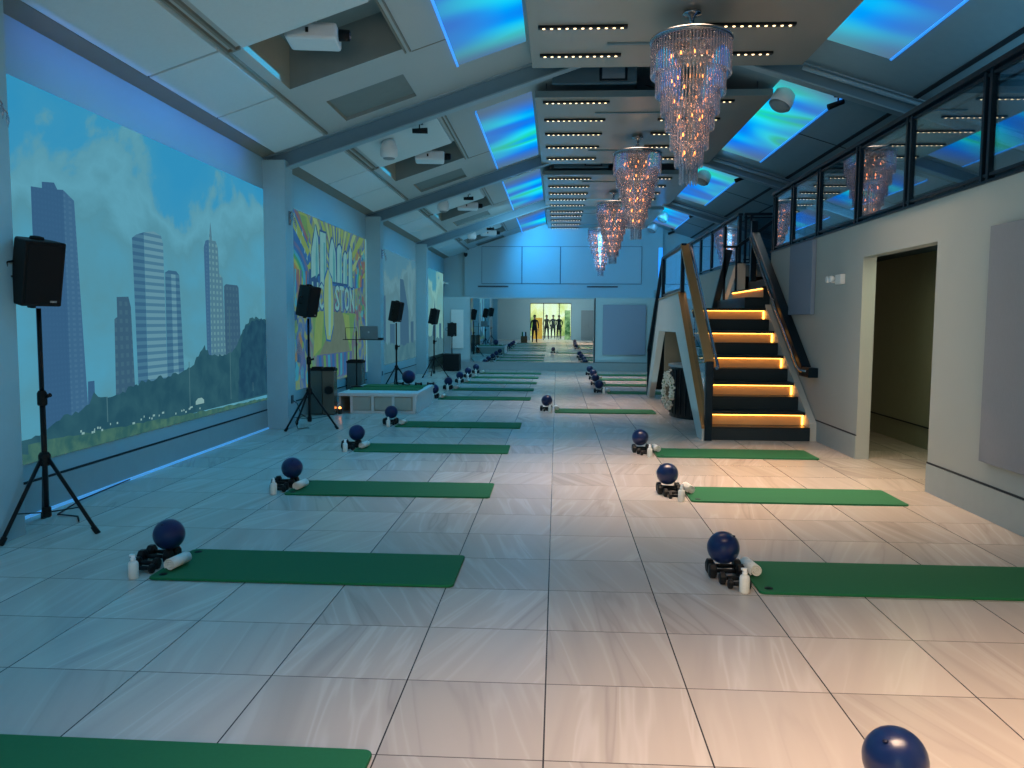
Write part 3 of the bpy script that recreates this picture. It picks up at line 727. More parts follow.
def outlined(pts, m, om, lay, w=.035):
    cy = sum(p[0] for p in pts) / len(pts); cz = sum(p[1] for p in pts) / len(pts)
    big = [(p[0] + (w if p[0] > cy else -w), p[1] + (w if p[1] > cz else -w)) for p in pts]
    P_(big, om, lay); P_(pts, m, lay + 1)
P_([(13.4, 2.25), (16.3, 2.2), (16.3, 2.45), (15.0, 2.5), (13.9, 2.5)], 'mur_blue', 5)
P_([(13.35, 2.45), (13.8, 2.4), (13.9, 2.1), (13.6, 2.0), (13.3, 2.15)], 'mur_navy', 6)
for pts in ([(13.45, 2.3), (13.47, 2.74), (13.62, 3.02), (13.72, 3.22), (13.86, 3.02), (13.91, 2.4)], [(13.97, 2.2), (13.99, 3.14), (14.34, 3.14), (14.36, 2.2)], [(14.51, 2.3), (14.55, 2.85), (14.64, 3.0), (14.74, 3.1), (14.86, 3.0), (14.96, 2.85), (15.0, 2.3)], [(15.05, 2.3), (15.07, 2.92), (15.14, 3.0), (15.28, 3.03), (15.38, 2.95), (15.41, 2.3)], [(15.48, 2.3), (15.52, 2.85), (15.64, 2.93), (15.77, 2.88), (15.78, 2.3)], [(15.88, 2.25), (15.93, 2.93), (16.04, 3.07), (16.16, 2.95), (16.19, 2.25)]):
    outlined(pts, 'mur_white', 'mur_navy', 7)
    P_([(p[0] * .3 + (min(q[0] for q in pts) + .75 * (max(q[0] for q in pts) - min(q[0] for q in pts))) * .7, 2.3 + (p[1] - 2.3) * .8) for p in pts], 'mur_teal', 9)
P_([(13.5, 1.75), (16.4, 1.72), (16.0, .95), (13.6, .95)], 'mur_lime', 6)
P_([(14.9, 1.75), (15.4, 1.75), (15.95, .96), (13.85, .96), (14.3, 1.25)], 'mur_brown', 7)
P_([(13.7, 1.75), (14.15, 1.75), (13.99, 1.1), (13.5, .95)], 'mur_yellow', 8)
P_([(15.45, 1.72), (15.9, 1.68), (16.0, 1.1), (15.7, 1.25)], 'mur_yellow', 8)
P_([(13.7, .97), (16.1, .96), (16.1, .5), (13.7, .5)], 'mur_violet', 8)
for k in range(8):
    P_([(13.8 + k * .28, .95), (13.95 + k * .28, .95), (14.05 + k * .26, .55), (13.9 + k * .26, .5)], ['mur_blue', 'mur_lime', 'mur_cyan'][k % 3], 9)
ms = b.build('projected_mural', mn, None, 0, fix=False)
# lettering of the mural as flat letters in the same picture mesh
def text_mesh(body, size):
    cu = bpy.data.curves.new('t', 'FONT'); cu.body = body; cu.size = size; cu.offset = .012; cu.resolution_u = 2
    o = bpy.data.objects.new('t', cu); C.objects.link(o)
    bpy.context.view_layer.update()
    me = bpy.data.meshes.new_from_object(o.evaluated_get(bpy.context.evaluated_depsgraph_get()))
    bpy.data.objects.remove(o); return me
def letter_into(bm, body, y0, y1, z0, z1, lay, mi, grow=0.0, skew=0.0):
    me = text_mesh(body, 1.0); vs = [v.co.copy() for v in me.vertices]
    xa, xb = min(v.x for v in vs), max(v.x for v in vs); ya, yb = min(v.y for v in vs), max(v.y for v in vs)
    y0 -= grow; y1 += grow; z0 -= grow; z1 += grow
    nv = [bm.verts.new((XS + .0015 * lay, y0 + (v.x - xa) / (xb - xa) * (y1 - y0), z0 + (v.y - ya) / (yb - ya) * (z1 - z0) + skew * (v.x - xa) / (xb - xa))) for v in vs]
    for p in me.polygons:
        try: f = bm.faces.new([nv[i] for i in p.vertices]); f.material_index = mi
        except ValueError: pass
    bpy.data.meshes.remove(me)
bm = bmesh.new(); bm.from_mesh(ms.data)
L_ = 'HOUSTON'; wds = [(13.46, 13.84), (13.86, 14.22), (14.2, 14.6), (14.88, 15.2), (15.2, 15.52), (15.54, 15.92), (15.94, 16.32)]
for ch, (a, c_) in zip(L_, wds):
    if ch == 'S': pass
    letter_into(bm, ch, a, c_ - .02, 1.76, 2.24, 11, ix['mur_navy'], .03)
    letter_into(bm, ch, a, c_ - .02, 1.76, 2.24, 12, ix['mur_white'])
bm.to_mesh(ms.data); bm.free()
b = MB()
outlined([(14.3, 1.24), (14.2, 1.5), (14.14, 1.96), (14.2, 2.3), (14.42, 2.52), (14.66, 2.34), (14.76, 2.0), (14.74, 1.5), (14.52, 1.22)], 'mur_pale', 'mur_blue', 13)
P_([(14.46, 2.48), (14.56, 2.4), (14.6, 1.9), (14.52, 1.3), (14.4, 1.3), (14.42, 1.9)], 'mur_white', 15)
bm = bmesh.new(); bm.from_mesh(ms.data); tmp = b.mesh('t', mn); bm.from_mesh(tmp); bm.to_mesh(ms.data); bm.free()
tag(ms, 'colourful graffiti mural projection with tall white shapes over HOUSTON lettering', 'projection', 'projected wall pictures')
MB().box(XS, XS + .012, 17.36, 17.41, .45, 3.35).build('edge_glow', 'mur_white', ms)
# pictures 3 and 4
n3 = ['sky_dim', 'screen_ghost', 'screen_haze', 'sky_green', 'screen_white']
ix = {n: i for i, n in enumerate(n3)}
b = MB()
P_([(17.78, .5), (23.6, .5), (23.6, 3.32), (17.78, 3.32)], 'sky_dim', 0)
for pts in ([(18.3, .8), (18.3, 2.1), (19.4, 2.2), (19.42, .8)], [(21.2, .8), (21.22, 2.7), (21.68, 2.7), (22.0, 2.35), (22.4, 1.87), (22.5, .8)], [(22.75, .7), (22.75, 1.56), (23.2, 1.57), (23.2, .7)], [(19.9, .8), (19.9, 1.5), (20.5, 1.5), (20.5, .8)]):
    P_(pts, 'screen_ghost', 1)
P_(rough_edge([(17.78, 1.0), (19.4, 1.05), (21, .9), (23.6, 1.0)], .05, .12, 2) + [(23.6, .5), (17.78, .5)], 'screen_haze', 2)
o = b.build('projected_picture', n3, None, 0, fix=False); tag(o, 'pale washed-out projected skyline with a tall stepped spire tower', 'projection', 'projected wall pictures')
b = MB()
P_([(23.96, .4), (29.3, .4), (29.3, 3.31), (23.96, 3.31)], 'sky_green', 0)
for pts in ([(26.5, .8), (27.0, 1.6), (27.3, 2.4), (27.5, 1.6), (27.6, .8)], [(24.6, .8), (24.6, 1.7), (25.6, 1.8), (25.6, .8)], [(28.3, .8), (28.3, 1.5), (28.8, 1.5), (28.8, .8)]): P_(pts, 'screen_ghost', 1)
P_(rough_edge([(23.96, 1.0), (26, 1.1), (29.3, .95)], .05, .15, 6) + [(29.3, .4), (23.96, .4)], 'screen_haze', 2)
o = b.build('projected_picture', n3, None, 0, fix=False); tag(o, 'narrow-looking greenish cloudy projected picture next to the end wall', 'projection', 'projected wall pictures')
# wall recess door panel near the corner
o = MB().box(-3.44, -3.03, YM - .04, YM - .012, .7, 1.95).build('wall_board', 'stage_white', None, .006); tag(o, 'plain white upright board on the wall above the subwoofer', 'board')

# ------------------------------------------------------------------ exercise stations
def rounded_rect(x0, x1, y0, y1, r, n=5):
    pts = []
    for (cx, cy, a0) in ((x1 - r, y0 + r, -90), (x1 - r, y1 - r, 0), (x0 + r, y1 - r, 90), (x0 + r, y0 + r, 180)):
        for k in range(n + 1):
            a = math.radians(a0 + 90 * k / n); pts.append((cx + r * math.cos(a), cy + r * math.sin(a)))
    return pts
def make_mat():
    r = MB().prism(rounded_rect(0, 1.87, 0, .62, .035), 0, .016).build('exercise_mat', 'mat_green', None, .004)
    for y in (.07, .55):
        MB().lathe([(.012, .0162), (.024, .0185), (.026, .0162)], 16).build('eyelet', 'eyelet', r).location = (.065, y, 0)
    return r
def make_ball():
    r = MB().ball(.1).build('exercise_ball', 'ball')
    MB().lathe([(.009, 0), (.009, .004), (.004, .006)], 10).build('valve', 'valve', r).location = (.02, -.06, .0775)
    return r
def make_dumbbell(L_, R_):
    r = empty('dumbbell')
    rot = Matrix.Rotation(PI / 2, 4, 'Y')
    hx = [(R_ * .93, 0)] 
    for s in (-1, 1):
        h = MB(); cx = s * (L_ / 2 - R_ * .5)
        prof = [(R_ * .72, -R_ * .52), (R_, -R_ * .34), (R_, R_ * .34), (R_ * .72, R_ * .52)]
        h.lathe(prof, 8, mtx=Matrix.Translation((cx, 0, 0)) @ rot @ Matrix.Rotation(PI / 8, 4, 'Z'), smooth=False)
        h.build('weight_head', 'rubber', r, .002)
    MB().lathe([(.012, -L_ / 2 + R_), (.016, 0), (.012, L_ / 2 - R_)], 12, mtx=rot).build('handle', 'rubber', r)
    return r
def make_towel():
    r = MB()
    pts = []
    n = 60
    outer = []
    for k in range(n + 1):
        t = k / n; a = t * 5.2 * PI; rad = .008 + .034 * t
        outer.append((rad * math.cos(a), rad * math.sin(a)))
    b_ = len(r.v)
    for yy in (0, .18):
        for (x, z) in outer: r.v.append(Vector((x, yy, z)))
        for (x, z) in outer: 
            l = math.hypot(x, z); r.v.append(Vector((x * (1 - .0055 / l), yy, z * (1 - .0055 / l))))
    N_ = n + 1
    for k in range(n):
        for (q) in ([k, k + 1, 2 * N_ + k + 1, 2 * N_ + k], [N_ + k, 2 * N_ + N_ + k, 2 * N_ + N_ + k + 1, N_ + k + 1], [k, N_ + k, N_ + k + 1, k + 1], [2 * N_ + k, 2 * N_ + k + 1, 3 * N_ + k + 1, 3 * N_ + k]):
            r.f.append(q); r.mi.append(0); r.sm.append(True)
    return r.build('rolled_towel', 'towel')
def make_bottle():
    r = MB().lathe([(.026, 0), (.03, .006), (.03, .09), (.025, .103), (.014, .108), (.014, .112)], 20).build('spray_bottle', 'bottle')
    c = MB().lathe([(.015, .108), (.016, .124), (.011, .128), (.011, .138)], 16).build('cap', 'bottle_cap', r)
    MB().box(-.022, .01, -.009, .009, .136, .148).build('nozzle', 'bottle_cap', c, .002)
    return r
PR = dict(mat=make_mat(), ball=make_ball(), big=make_dumbbell(.215, .047), mid=make_dumbbell(.165, .038), small=make_dumbbell(.135, .03), towel=make_towel(), bottle=make_bottle())
for o in PR.values(): cache(o)
used = set()
def place(kind, loc, rz, label, cat, group):
    if kind in used: o = copy_tree(PR[kind])
    else: o = PR[kind]; used.add(kind)
    o.location = loc; o.rotation_euler = (0, 0, rz); return tag(o, label, cat, group)
left = [(-2.53, 2.17), (-2.47, 4.6), (-2.455, 6.98), (-2.44, 9.38), (-2.4, 11.66), (-2.39, 15.88), (-2.39, 18.05), (-2.37, 20.1), (-2.37, 22.0), (-2.33, 23.85)]
right = [(1.24, 2.2), (1.2, 4.61), (1.2, 6.99), (1.19, 9.32), (-.02, 13.75), (1.13, 17.55), (1.15, 19.65), (1.18, 21.6), (1.16, 23.45)]
where_l = ['cut off by the bottom edge, projection-wall row', 'below the first tripod speaker, projection-wall row', 'beyond the second-row tripod foot, projection-wall row', 'just in front of the low white stage, projection-wall row', 'beside the low white stage, projection-wall row', 'first past the low white stage', 'fifth from the mirror wall, projection-wall row', 'third mat from the mirror wall, projection-wall row', 'second mat from the mirror wall, projection-wall row', 'closest to the mirror wall, projection-wall row']
where_l = ['at bottom left corner of the picture', 'in second station of the projection-wall row', 'in third station of the projection-wall row', 'in fourth station of the projection-wall row', 'in station beside the low white stage', 'in station just past the low white stage', 'at fourth station from mirror, projection side', 'at third station from mirror, projection side', 'at second station from mirror, projection side', 'at last station by mirror, projection side']
where_r = ['at bottom edge of the picture', 'in station before the passage wall', 'in station beside the passage opening', 'in station at the foot of the stairs', 'in the lone station mid-floor', 'in station beyond the lone mid-floor mat', 'at third station from mirror, stair side', 'at second station from mirror, stair side', 'at last station by mirror, stair side']
for row, wh, isl in ((left, where_l, True), (right, where_r, False)):
    for i, (hx, fy) in enumerate(row):
        w = wh[i]; jr = random.Random(i * 7 + isl)
        if not (i == 0 and not isl):
            place('mat', (hx, fy, 0), math.radians(jr.uniform(-.35, .35)) if i else math.radians(-.6), 'green exercise mat ' + w, 'exercise mat', 'green exercise mats').scale = ((.935 if (i == 4 and not isl) else 1), 1, 1)
        if i == 0 and isl: continue
        bx = hx - .165 if not isl else hx - .042
        if i >= 4: bx = hx - (.125 if isl else .17)
        if i == 4 and not isl: bx = -.165
        by = fy + .37 if (isl or i) else 2.62
        if i == 0: bx = 1.102; by = 2.53
        if not isl and i == 1: bx, by = 1.05, 4.94
        dz = 0
        place('ball', (bx, by, .183), jr.uniform(0, 6), 'blue inflatable ball resting on dumbbells ' + w, 'ball', 'blue exercise balls')
        db = [('big', bx - .01, by + .06, .047, 'rear large'), ('big', bx - .012, by - .045, .047, 'front large')]
        if i <= 3: db += [('mid', bx + .005, by - .155, .038, 'medium'), ('small', bx + .025, by - .235, .03, 'smallest')]
        else: db += [('small', bx + .01, by - .15, .03, 'smallest')]
        for (k, x, y, z, nm) in db:
            if isl and i < 4: x -= (.06 if k == 'big' else .075)
            if not isl and i < 4: x += .025
            place(k, (x, y, z), math.radians(jr.uniform(-4, 4)), nm + ' black dumbbell ' + w, 'dumbbell', 'black dumbbells')
        if i >= 1:
            place('bottle', (hx - (.1 if isl else .085), fy + .03, 0), jr.uniform(0, 6), 'small white spray bottle ' + w, 'bottle', 'white spray bottles')
            tw = place('towel', (hx + .04 if not isl else hx + .08, fy + .12 + (.14 if not isl else 0), .016 + .042), math.radians(8 if not isl else -10), 'rolled white towel on the mat end ' + w, 'towel', 'rolled white towels')

# ------------------------------------------------------------------ PA speakers on tripods
def make_speaker_body(w=.30, d=.24, h=.47):
    r = empty('loudspeaker')
    poly = [(-w / 2, -d / 2), (w / 2, -d / 2), (w / 2 * .98, d * .1), (w * .28, d / 2), (-w * .28, d / 2), (-w / 2 * .98, d * .1)]
    MB().prism(poly, 0, h).build('cabinet', 'black', r, .012)
    MB().box(-w / 2 + .015, w / 2 - .015, -d / 2 - .012, -d / 2 + .002, .02, h - .02).build('grille', 'speaker_black', r, .006)
    MB().box(w / 2 - .1, w / 2 - .05, -d / 2 - .0145, -d / 2 - .0115, .032, .046).build('badge', 'silver', r)
    MB().tube([(-w / 2, .01, .3), (-w / 2 - .045, .01, .29), (-w / 2 - .045, .01, .2), (-w / 2, .01, .19)], .009, 8).build('side_handle', 'black', r)
    MB().lathe([(.05, h - .002), (.045, h + .02), (.02, h + .025)], 14).build('top_cap', 'black', r)
    MB().lathe([(.028, -.03), (.028, .0), (.035, .004)], 14).build('pole_cup', 'black', r)
    return r
def make_stand(h, feet):
    r = empty('speaker_stand')
    hub = .54
    MB().tube([(0, 0, .12), (0, 0, 1.02)], .02, 12).build('lower_tube', 'black_metal', r)
    MB().tube([(0, 0, .95), (0, 0, h)], .0165, 12).build('upper_pole', 'black_metal', r)
    c = MB().lathe([(.03, .94), (.034, .95), (.034, 1.03), (.024, 1.05)], 14).build('collar', 'black', r)
    MB().tube([(.02, 0, 1.0), (.075, -.02, 1.02)], [.01, .016], 8).build('knob', 'black', c)
    MB().lathe([(.034, hub - .05), (.042, hub - .04), (.042, hub + .03), (.03, hub + .05)], 14).build('hub', 'black', r)
    MB().lathe([(.024, .1), (.032, .11), (.032, .17), (.024, .18)], 12).build('lower_hub', 'black', r)
    for a in feet:
        dx, dy = math.cos(a), math.sin(a); R_ = .42
        l = MB().tube([(dx * .035, dy * .035, hub), (dx * R_, dy * R_, .018)], .0145, 10).build('leg', 'black_metal', r)
        MB().tube([(dx * (R_ - .03), dy * (R_ - .03), .05), (dx * (R_ + .012), dy * (R_ + .012), .0015)], .02, 10).build('rubber_foot', 'black', l)
        MB().bar((dx * .02, dy * .02, .14), (dx * R_ * .66, dy * R_ * .66, .19), .02, .008).build('brace', 'black_metal', r)
    return r
sb = make_speaker_body(); cache(sb); u1 = False
spk = [(-3.795, 5.66, 1.69, -12, [-8, 127, 262], 'below the large skyline picture, cut by picture edge', 66), (-3.6, 11.4, 1.64, 5, [-5, 135, 235], 'before the graffiti mural', 74), (-3.56, 17.55, 1.57, 5, [-10, 110, 230], 'behind the low white stage', 78), (-3.45, 22.3, 1.50, 5, [-10, 110, 230], 'before the last projected picture', 78)]
for i, (x, y, zt, tl, feet, lab, rz) in enumerate(spk):
    st = make_stand(zt - .035, [math.radians(a) for a in feet])
    st.location = (x, y, 0); tag(st, 'black tripod speaker stand ' + lab, 'speaker stand', 'tripod speaker stands')
    o = sb if not u1 else copy_tree(sb); u1 = True
    o.location = (x - .05, y, zt); o.rotation_mode = 'XYZ'; o.scale = (1, 1, 1) if i == 0 else ((.94,) * 3 if i < 3 else (.9,) * 3)
    o.rotation_euler = (math.radians(11), 0, math.radians(rz))
    tag(o, 'black loudspeaker on tripod ' + lab, 'loudspeaker', 'loudspeakers on tripods')
# sub + speaker in corner
r = empty('subwoofer', (-3.34, 25.3, 0), 0, 'black cube subwoofer on the floor in the corner by the mirror', 'subwoofer')
MB().box(-.26, .26, -.25, .25, 0.015, .54).build('cabinet', 'black', r, .015)
MB().box(-.24, .24, -.262, -.25, .04, .52).build('grille', 'speaker_black', r, .005)
for sx in (-1, 1):
    for sy in (-1, 1): MB().lathe([(.02, 0), (.02, .015)], 10).build('foot', 'rubber', r).location = (sx * .2, sy * .2, 0)
o = MB().tube([(0, 0, 0), (0, 0, .55)], .017, 10).build('speaker_pole', 'black_metal'); o.location = (-3.34, 25.3, .541); tag(o, 'short black pole on top of the subwoofer', 'pole')
o = copy_tree(sb); o.location = (-3.34, 25.3, 1.1); o.rotation_euler = (0, 0, math.radians(8)); o.scale = (.98, .98, .9); tag(o, 'black loudspeaker on the pole above the subwoofer', 'loudspeaker')

# ------------------------------------------------------------------ low stage
st = empty('low_stage', (0, 0, 0), 0, 'low white panelled stage with a pale top against the projection wall', 'stage')
x0, x1, y0, y1, h = -3.72, -2.38, 13.4, 15.25, .35
MB().box(x0, x1 + .02, y0 - .03, y1, h - .06, h).build('top_slab', 'stage_white', st, .006)
MB().box(x0 + .22, x1 - .02, y0 + .03, y1 - .02, .0, h - .06).build('base', 'stage_panel', st)
for k, x in enumerate((x0 + .24, x0 + .62, x0 + .96)):
    MB().box(x, x + .3, y0 + .005, y0 + .03, .05, h - .07).build('front_panel', 'stage_panel', st, .004)
for x in (x0 + .2, x0 + .565, x0 + .92, x1 - .06): MB().box(x, x + .045, y0 - .012, y0 + .03, 0, h - .06).build('stile', 'stage_white', st, .003)
MB().box(x1 - .02, x1 + .0, y0 - .01, y1 - .01, 0, h - .06).build('side_panel', 'stage_white', st, .003)
MB().box(x0 + .2, x1, y0 - .01, y0 + .02, 0, .04).build('plinth', 'stage_white', st)
MB().box(x0, x0 + .03, y0, y1 - .05, 0, h - .06).build('end_panel', 'stage_panel', st)
o = copy_tree(PR['mat']); o.scale = (.66, .9, 1); o.location = (-3.67, 13.9, h); tag(o, 'green exercise mat lying on the low white stage', 'exercise mat', 'green exercise mats')
o = copy_tree(PR['mat']); o.scale = (.62, .8, 1); o.location = (-3.62, 14.6, h); tag(o, 'green mat at the back of the low white stage', 'exercise mat', 'green exercise mats')
o = copy_tree(PR['ball']); o.location = (-2.8, 14.95, h + .016 + .103 + .05); o.scale = (1.28,) * 3; tag(o, 'blue inflatable ball on the low white stage by the speaker stand', 'ball', 'blue exercise balls')
for k, (dx, dy) in enumerate(((.2, -.06), (-.16, .0), (.42, .0))):
    o = copy_tree(PR['small']); o.location = (-2.8 + dx, 14.95 + dy, h + .017 + .029); tag(o, ['black dumbbell right beside the ball on the low white stage', 'black dumbbell between stand and ball on the low white stage', 'black dumbbell at the corner of the low white stage'][k], 'dumbbell', 'black dumbbells')
# laptop stand + laptop
ls = empty('music_stand', (-3.66, 14.4, h + .017), 0, 'thin black stand with a tray on the low white stage', 'stand')
MB().tube([(0, 0, .005), (0, 0, 1.02)], .012, 8).build('pole', 'black_metal', ls)
MB().lathe([(.12, 0), (.12, .012), (.02, .03)], 20).build('base', 'black_metal', ls)
MB().box(-.22, .5, -.12, .12, .86, .872).build('tray', 'black_metal', ls, .003)
MB().tube([(-.2, 0, .87), (-.2, 0, 1.08), (.0, 0, 1.08), (.0, 0, .87)], .006, 6).build('wire_rest', 'black_metal', ls)
lp = empty('laptop', (-3.4, 14.4, h + .89), 0, 'silver laptop open on the tray of the thin black stand', 'laptop')
MB().box(-.16, .17, -.11, .11, 0, .015).build('keyboard_base', 'silver', lp, .003)
s_ = MB().box(-.16, .17, -.004, .004, 0, .23).build('screen_lid', 'silver', lp, .003); s_.location = (0, -.11, .014); s_.rotation_euler = (math.radians(8), 0, 0)
MB().lathe([(.018, 0), (.018, .003)], 12, mtx=Matrix.Rotation(PI / 2, 4, 'X')).build('emblem', 'white_plastic', s_).location = (0, -.003, .12)
mx_ = MB().box(-.05, .05, -.05, .05, 0, .03).build('audio_mixer', 'black', None, .006); mx_.location = (-3.2, 14.34, h + .89); tag(mx_, 'small black device on the tray beside the laptop', 'device')
# bins
def bin_(loc, w, h, lab, m1='bin_grey'):
    r = empty('bin', loc, 0, lab, 'bin', 'tall grey bins by the mural')
    MB().box(-w / 2, w / 2, -w / 2, w / 2, 0.01, h - .06).build('body', m1, r, .008)
    MB().box(-w / 2 - .006, w / 2 + .006, -w / 2 - .006, w / 2 + .006, h - .06, h - .02).box(-w / 2 + .02, w / 2 - .02, -w / 2 + .02, w / 2 - .02, h - .02, h).build('lid', 'black', r, .004)
    MB().box(-w / 2 + .01, w / 2 - .01, -w / 2 + .01, w / 2 - .01, 0, .012).build('base', 'black', r)
bin_((-4.02, 13.2, 0), .2, .8, 'slim dark green-grey metal bin under the mural beside the stage')
bin_((-3.8, 13.15, 0), .2, .8, 'slim brownish metal bin touching the end of the low stage', 'bin_brown')
bin_((-4.015, 15.75, 0), .3, .8, 'wide metal bin behind the low stage under the mural')
o = MB().lathe([(.055, -.03), (.07, -.02), (.07, .02), (.055, .03)], 20, mtx=Matrix.Rotation(PI / 2, 4, 'X')).build('wall_fan', 'black'); o.location = (-3.66, 13.33, h + .0); tag(o, 'small round black fan at the corner of the low stage', 'fan')
o.location = (-3.78, 13.02, .42)
o = MB().lathe([(.035, 0), (.04, .06), (.03, .09)], 14).build('floor_lamp', 'led_off'); tag(o, 'small lantern glowing on the floor at the stage end', 'lantern'); o.location = (-3.66, 13.25, 0)
MB().ball(.024, n=12, m=8).build('light_bulb', 'bulb', o).location = (0, 0, .1)
# outlet and cords
o = MB().box(XC, XC + .015, 11.42, 11.5, .36, .48).build('wall_outlet', 'outlet', None, .003); tag(o, 'small dark outlet on the column between skyline and mural', 'outlet')
cu = MB().tube([(-3.86, 11.46, .4), (-3.8, 11.46, .36), (-3.74, 11.42, .22), (-3.78, 11.3, .1), (-3.72, 11.24, .012), (-3.66, 11.36, .01), (-3.6, 11.38, .01)], .006, 6).build('power_cord', 'black'); tag(cu, 'black cord hanging from the column outlet to the tripod stand', 'cord')
cu = MB().tube([(-3.7, 5.9, .01), (-3.8, 6.05, .01), (-4.0, 6.1, .01), (-4.12, 6.6, .01), (-4.17, 7.5, .012)], .006, 6).build('power_cord', 'black'); tag(cu, 'thin cord on the floor behind the first tripod stand', 'cord')
o = MB().box(XC, XC + .012, 17.5, 17.58, .36, .46).build('wall_outlet', 'outlet', None, .003); tag(o, 'small dark outlet on the column behind the low stage', 'outlet')

# crystal wall sconces on the inner faces of the columns
for i, y in enumerate(COLS[1:4]):
    r = empty('wall_sconce', (XC, y + .17, 3.05), 0, ['small crystal sconce on the column before the skyline picture', 'small crystal sconce on the column before the mural', 'small crystal sconce on the column after the mural'][i], 'sconce', 'crystal wall sconces')
    MB().box(0, .015, -.04, .04, -.1, .1).build('back_plate', 'chrome', r, .004)
    for k in range(3):
        MB().tube([(.01, 0, .06 - k * .05), (.05, .03 * (k - 1), .09 - k * .05), (.08, .05 * (k - 1), .04 - k * .05)], .006, 6).build('arm', 'chrome', r)
        MB().lathe([(.004, 0), (.014, -.03), (.012, -.06), (.001, -.1)], 6).build('crystal_drop', 'crystal', r).location = (.08, .05 * (k - 1), .04 - k * .05)

# ------------------------------------------------------------------ ceiling devices
for i, y0 in enumerate(YS0[1:], 1):
    yy = y0
    wh = names_bay[i]
    if i >= 2 :
        r = empty('hanging_speaker', (-2.64, yy + 1.05 if i == 2 else yy + .9, ZL(-2.64) - .03), 0, 'white pendant loudspeaker hanging ' + wh, 'loudspeaker', 'white hanging speakers on the projection side')
        MB().lathe([(.08, -.0), (.1, -.03), (.14, -.16), (.135, -.25), (.08, -.3), (.02, -.31)], 24).build('shell', 'white_plastic', r)
        MB().lathe([(.125, -.255), (.08, -.302), (.02, -.315)], 24).build('grille', 'grey_plastic', r)
        MB().tube([(0, 0, .03), (0, 0, -.05)], .012, 8).build('bracket', 'black_metal', r)
    sy = yy + .82 if i == 2 else yy + 1.4
    if i >= 2:
        r = empty('track_spotlight', (-2.12, sy, ZL(-2.12)), 0, 'small black ceiling spotlight ' + wh, 'spotlight', 'small black spotlights')
        MB().box(-.05, .05, -.05, .05, -.03, 0).build('mount', 'black', r, .003)
        MB().tube([(0, 0, -.02), (0, 0, -.11)], .01, 8).build('arm', 'black', r)
        h_ = MB().tube([(-.11, 0, -.13), (.12, .03, -.12)], [.035, .045], 14).build('lamp_head', 'black', r)
    # projector in the well
    r = empty('projector', (-2.52 if i == 1 else -2.3, y0 + (2.95 if i == 1 else 3.0), ZL(-2.45) + (.02 if i == 1 else .04)), math.radians(8), 'white ceiling projector in the deep well ' + wh, 'projector', 'ceiling projectors')
    MB().box(-.27, .25, -.2, .2, -.1, .07).build('body', 'white_plastic', r, .03)
    MB().tube([(0, 0, .05), (0, 0, .45)], .025, 10).build('mount_pole', 'white_plastic', r)
    l_ = MB().tube([(.25, -.02, -.0), (.36, -.02, .0)], [.06, .055], 18).build('lens_barrel', 'black', r)
    MB().lathe([(.001, .0), (.04, .0), (.04, .01)], 16, mtx=Matrix.Rotation(PI / 2, 4, 'Y')).build('lens_glass', 'lens', l_).location = (.36, -.02, 0)
    MB().box(-.06, -.03, -.204, -.2, -.04, .01).build('emblem', 'black', r)
    # gallery side
    r = empty('hanging_speaker', (3.42, yy + (1.0 if i > 1 else 6.9), ZR(3.42) - .02), math.radians(20), 'white loudspeaker hung on the gallery side ' + wh, 'loudspeaker', 'white hanging speakers on the gallery side')
    m_ = Matrix.Rotation(math.radians(28), 4, 'Y')
    if i == 1: r.location.y = yy + 6.15 + .95; 
    if i > 1: r.location.y = (18.95, 25.9, 28.8)[i - 2]
    MB().lathe([(.09, -.03), (.15, -.08), (.17, -.2), (.165, -.29)], 24, mtx=m_).build('shell', 'white_plastic', r)
    MB().lathe([(.165, -.29), (.12, -.33), (.02, -.345)], 24, mtx=m_).build('grille', 'grey_plastic', r)
    MB().tube([(0, 0, .03), (-.03, 0, -.08)], .014, 8).build('bracket', 'black_metal', r)
    yq = yy + 6.75 if i < 4 else 28.9
    r = empty('track_spotlight', (4.05, yq if i > 0 else yq, ZR(4.05)), 0, 'black bracket spotlight on the gallery slope, beyond the bay ' + wh, 'spotlight', 'black spotlights on the gallery side')
    MB().box(-.05, .05, -.05, .05, -.03, 0).build('mount', 'black', r, .003)
    MB().tube([(0, 0, -.02), (0, 0, -.12)], .012, 8).build('arm', 'black', r)
    MB().tube([(.08, 0, -.1), (-.14, 0, -.18)], [.035, .045], 12).build('lamp_head', 'black', r)
r = empty('dome_camera', (-3.35, YU - .22, 4.0), 0, 'small black dome camera at the corner of the upper wall', 'camera')
MB().lathe([(.06, .06), (.07, .0), (.07, -.03)], 16).build('housing', 'black', r)
MB().ball(.055, (0, 0, -.03), 16, 10).build('dome', 'black_metal', r)
MB().box(-.02, .02, 0, .215, .0, .03).build('wall_arm', 'white_plastic', r)
r = empty('security_camera', (-4.19, 29.3, 2.98), 0, 'small white camera on the wall beyond the last picture', 'camera')
MB().box(0, .04, -.04, .04, -.05, .05).build('mount', 'white_plastic', r, .004)
MB().tube([(.04, 0, 0), (.2, -.1, -.03)], .03, 12).build('camera_body', 'white_plastic', r)

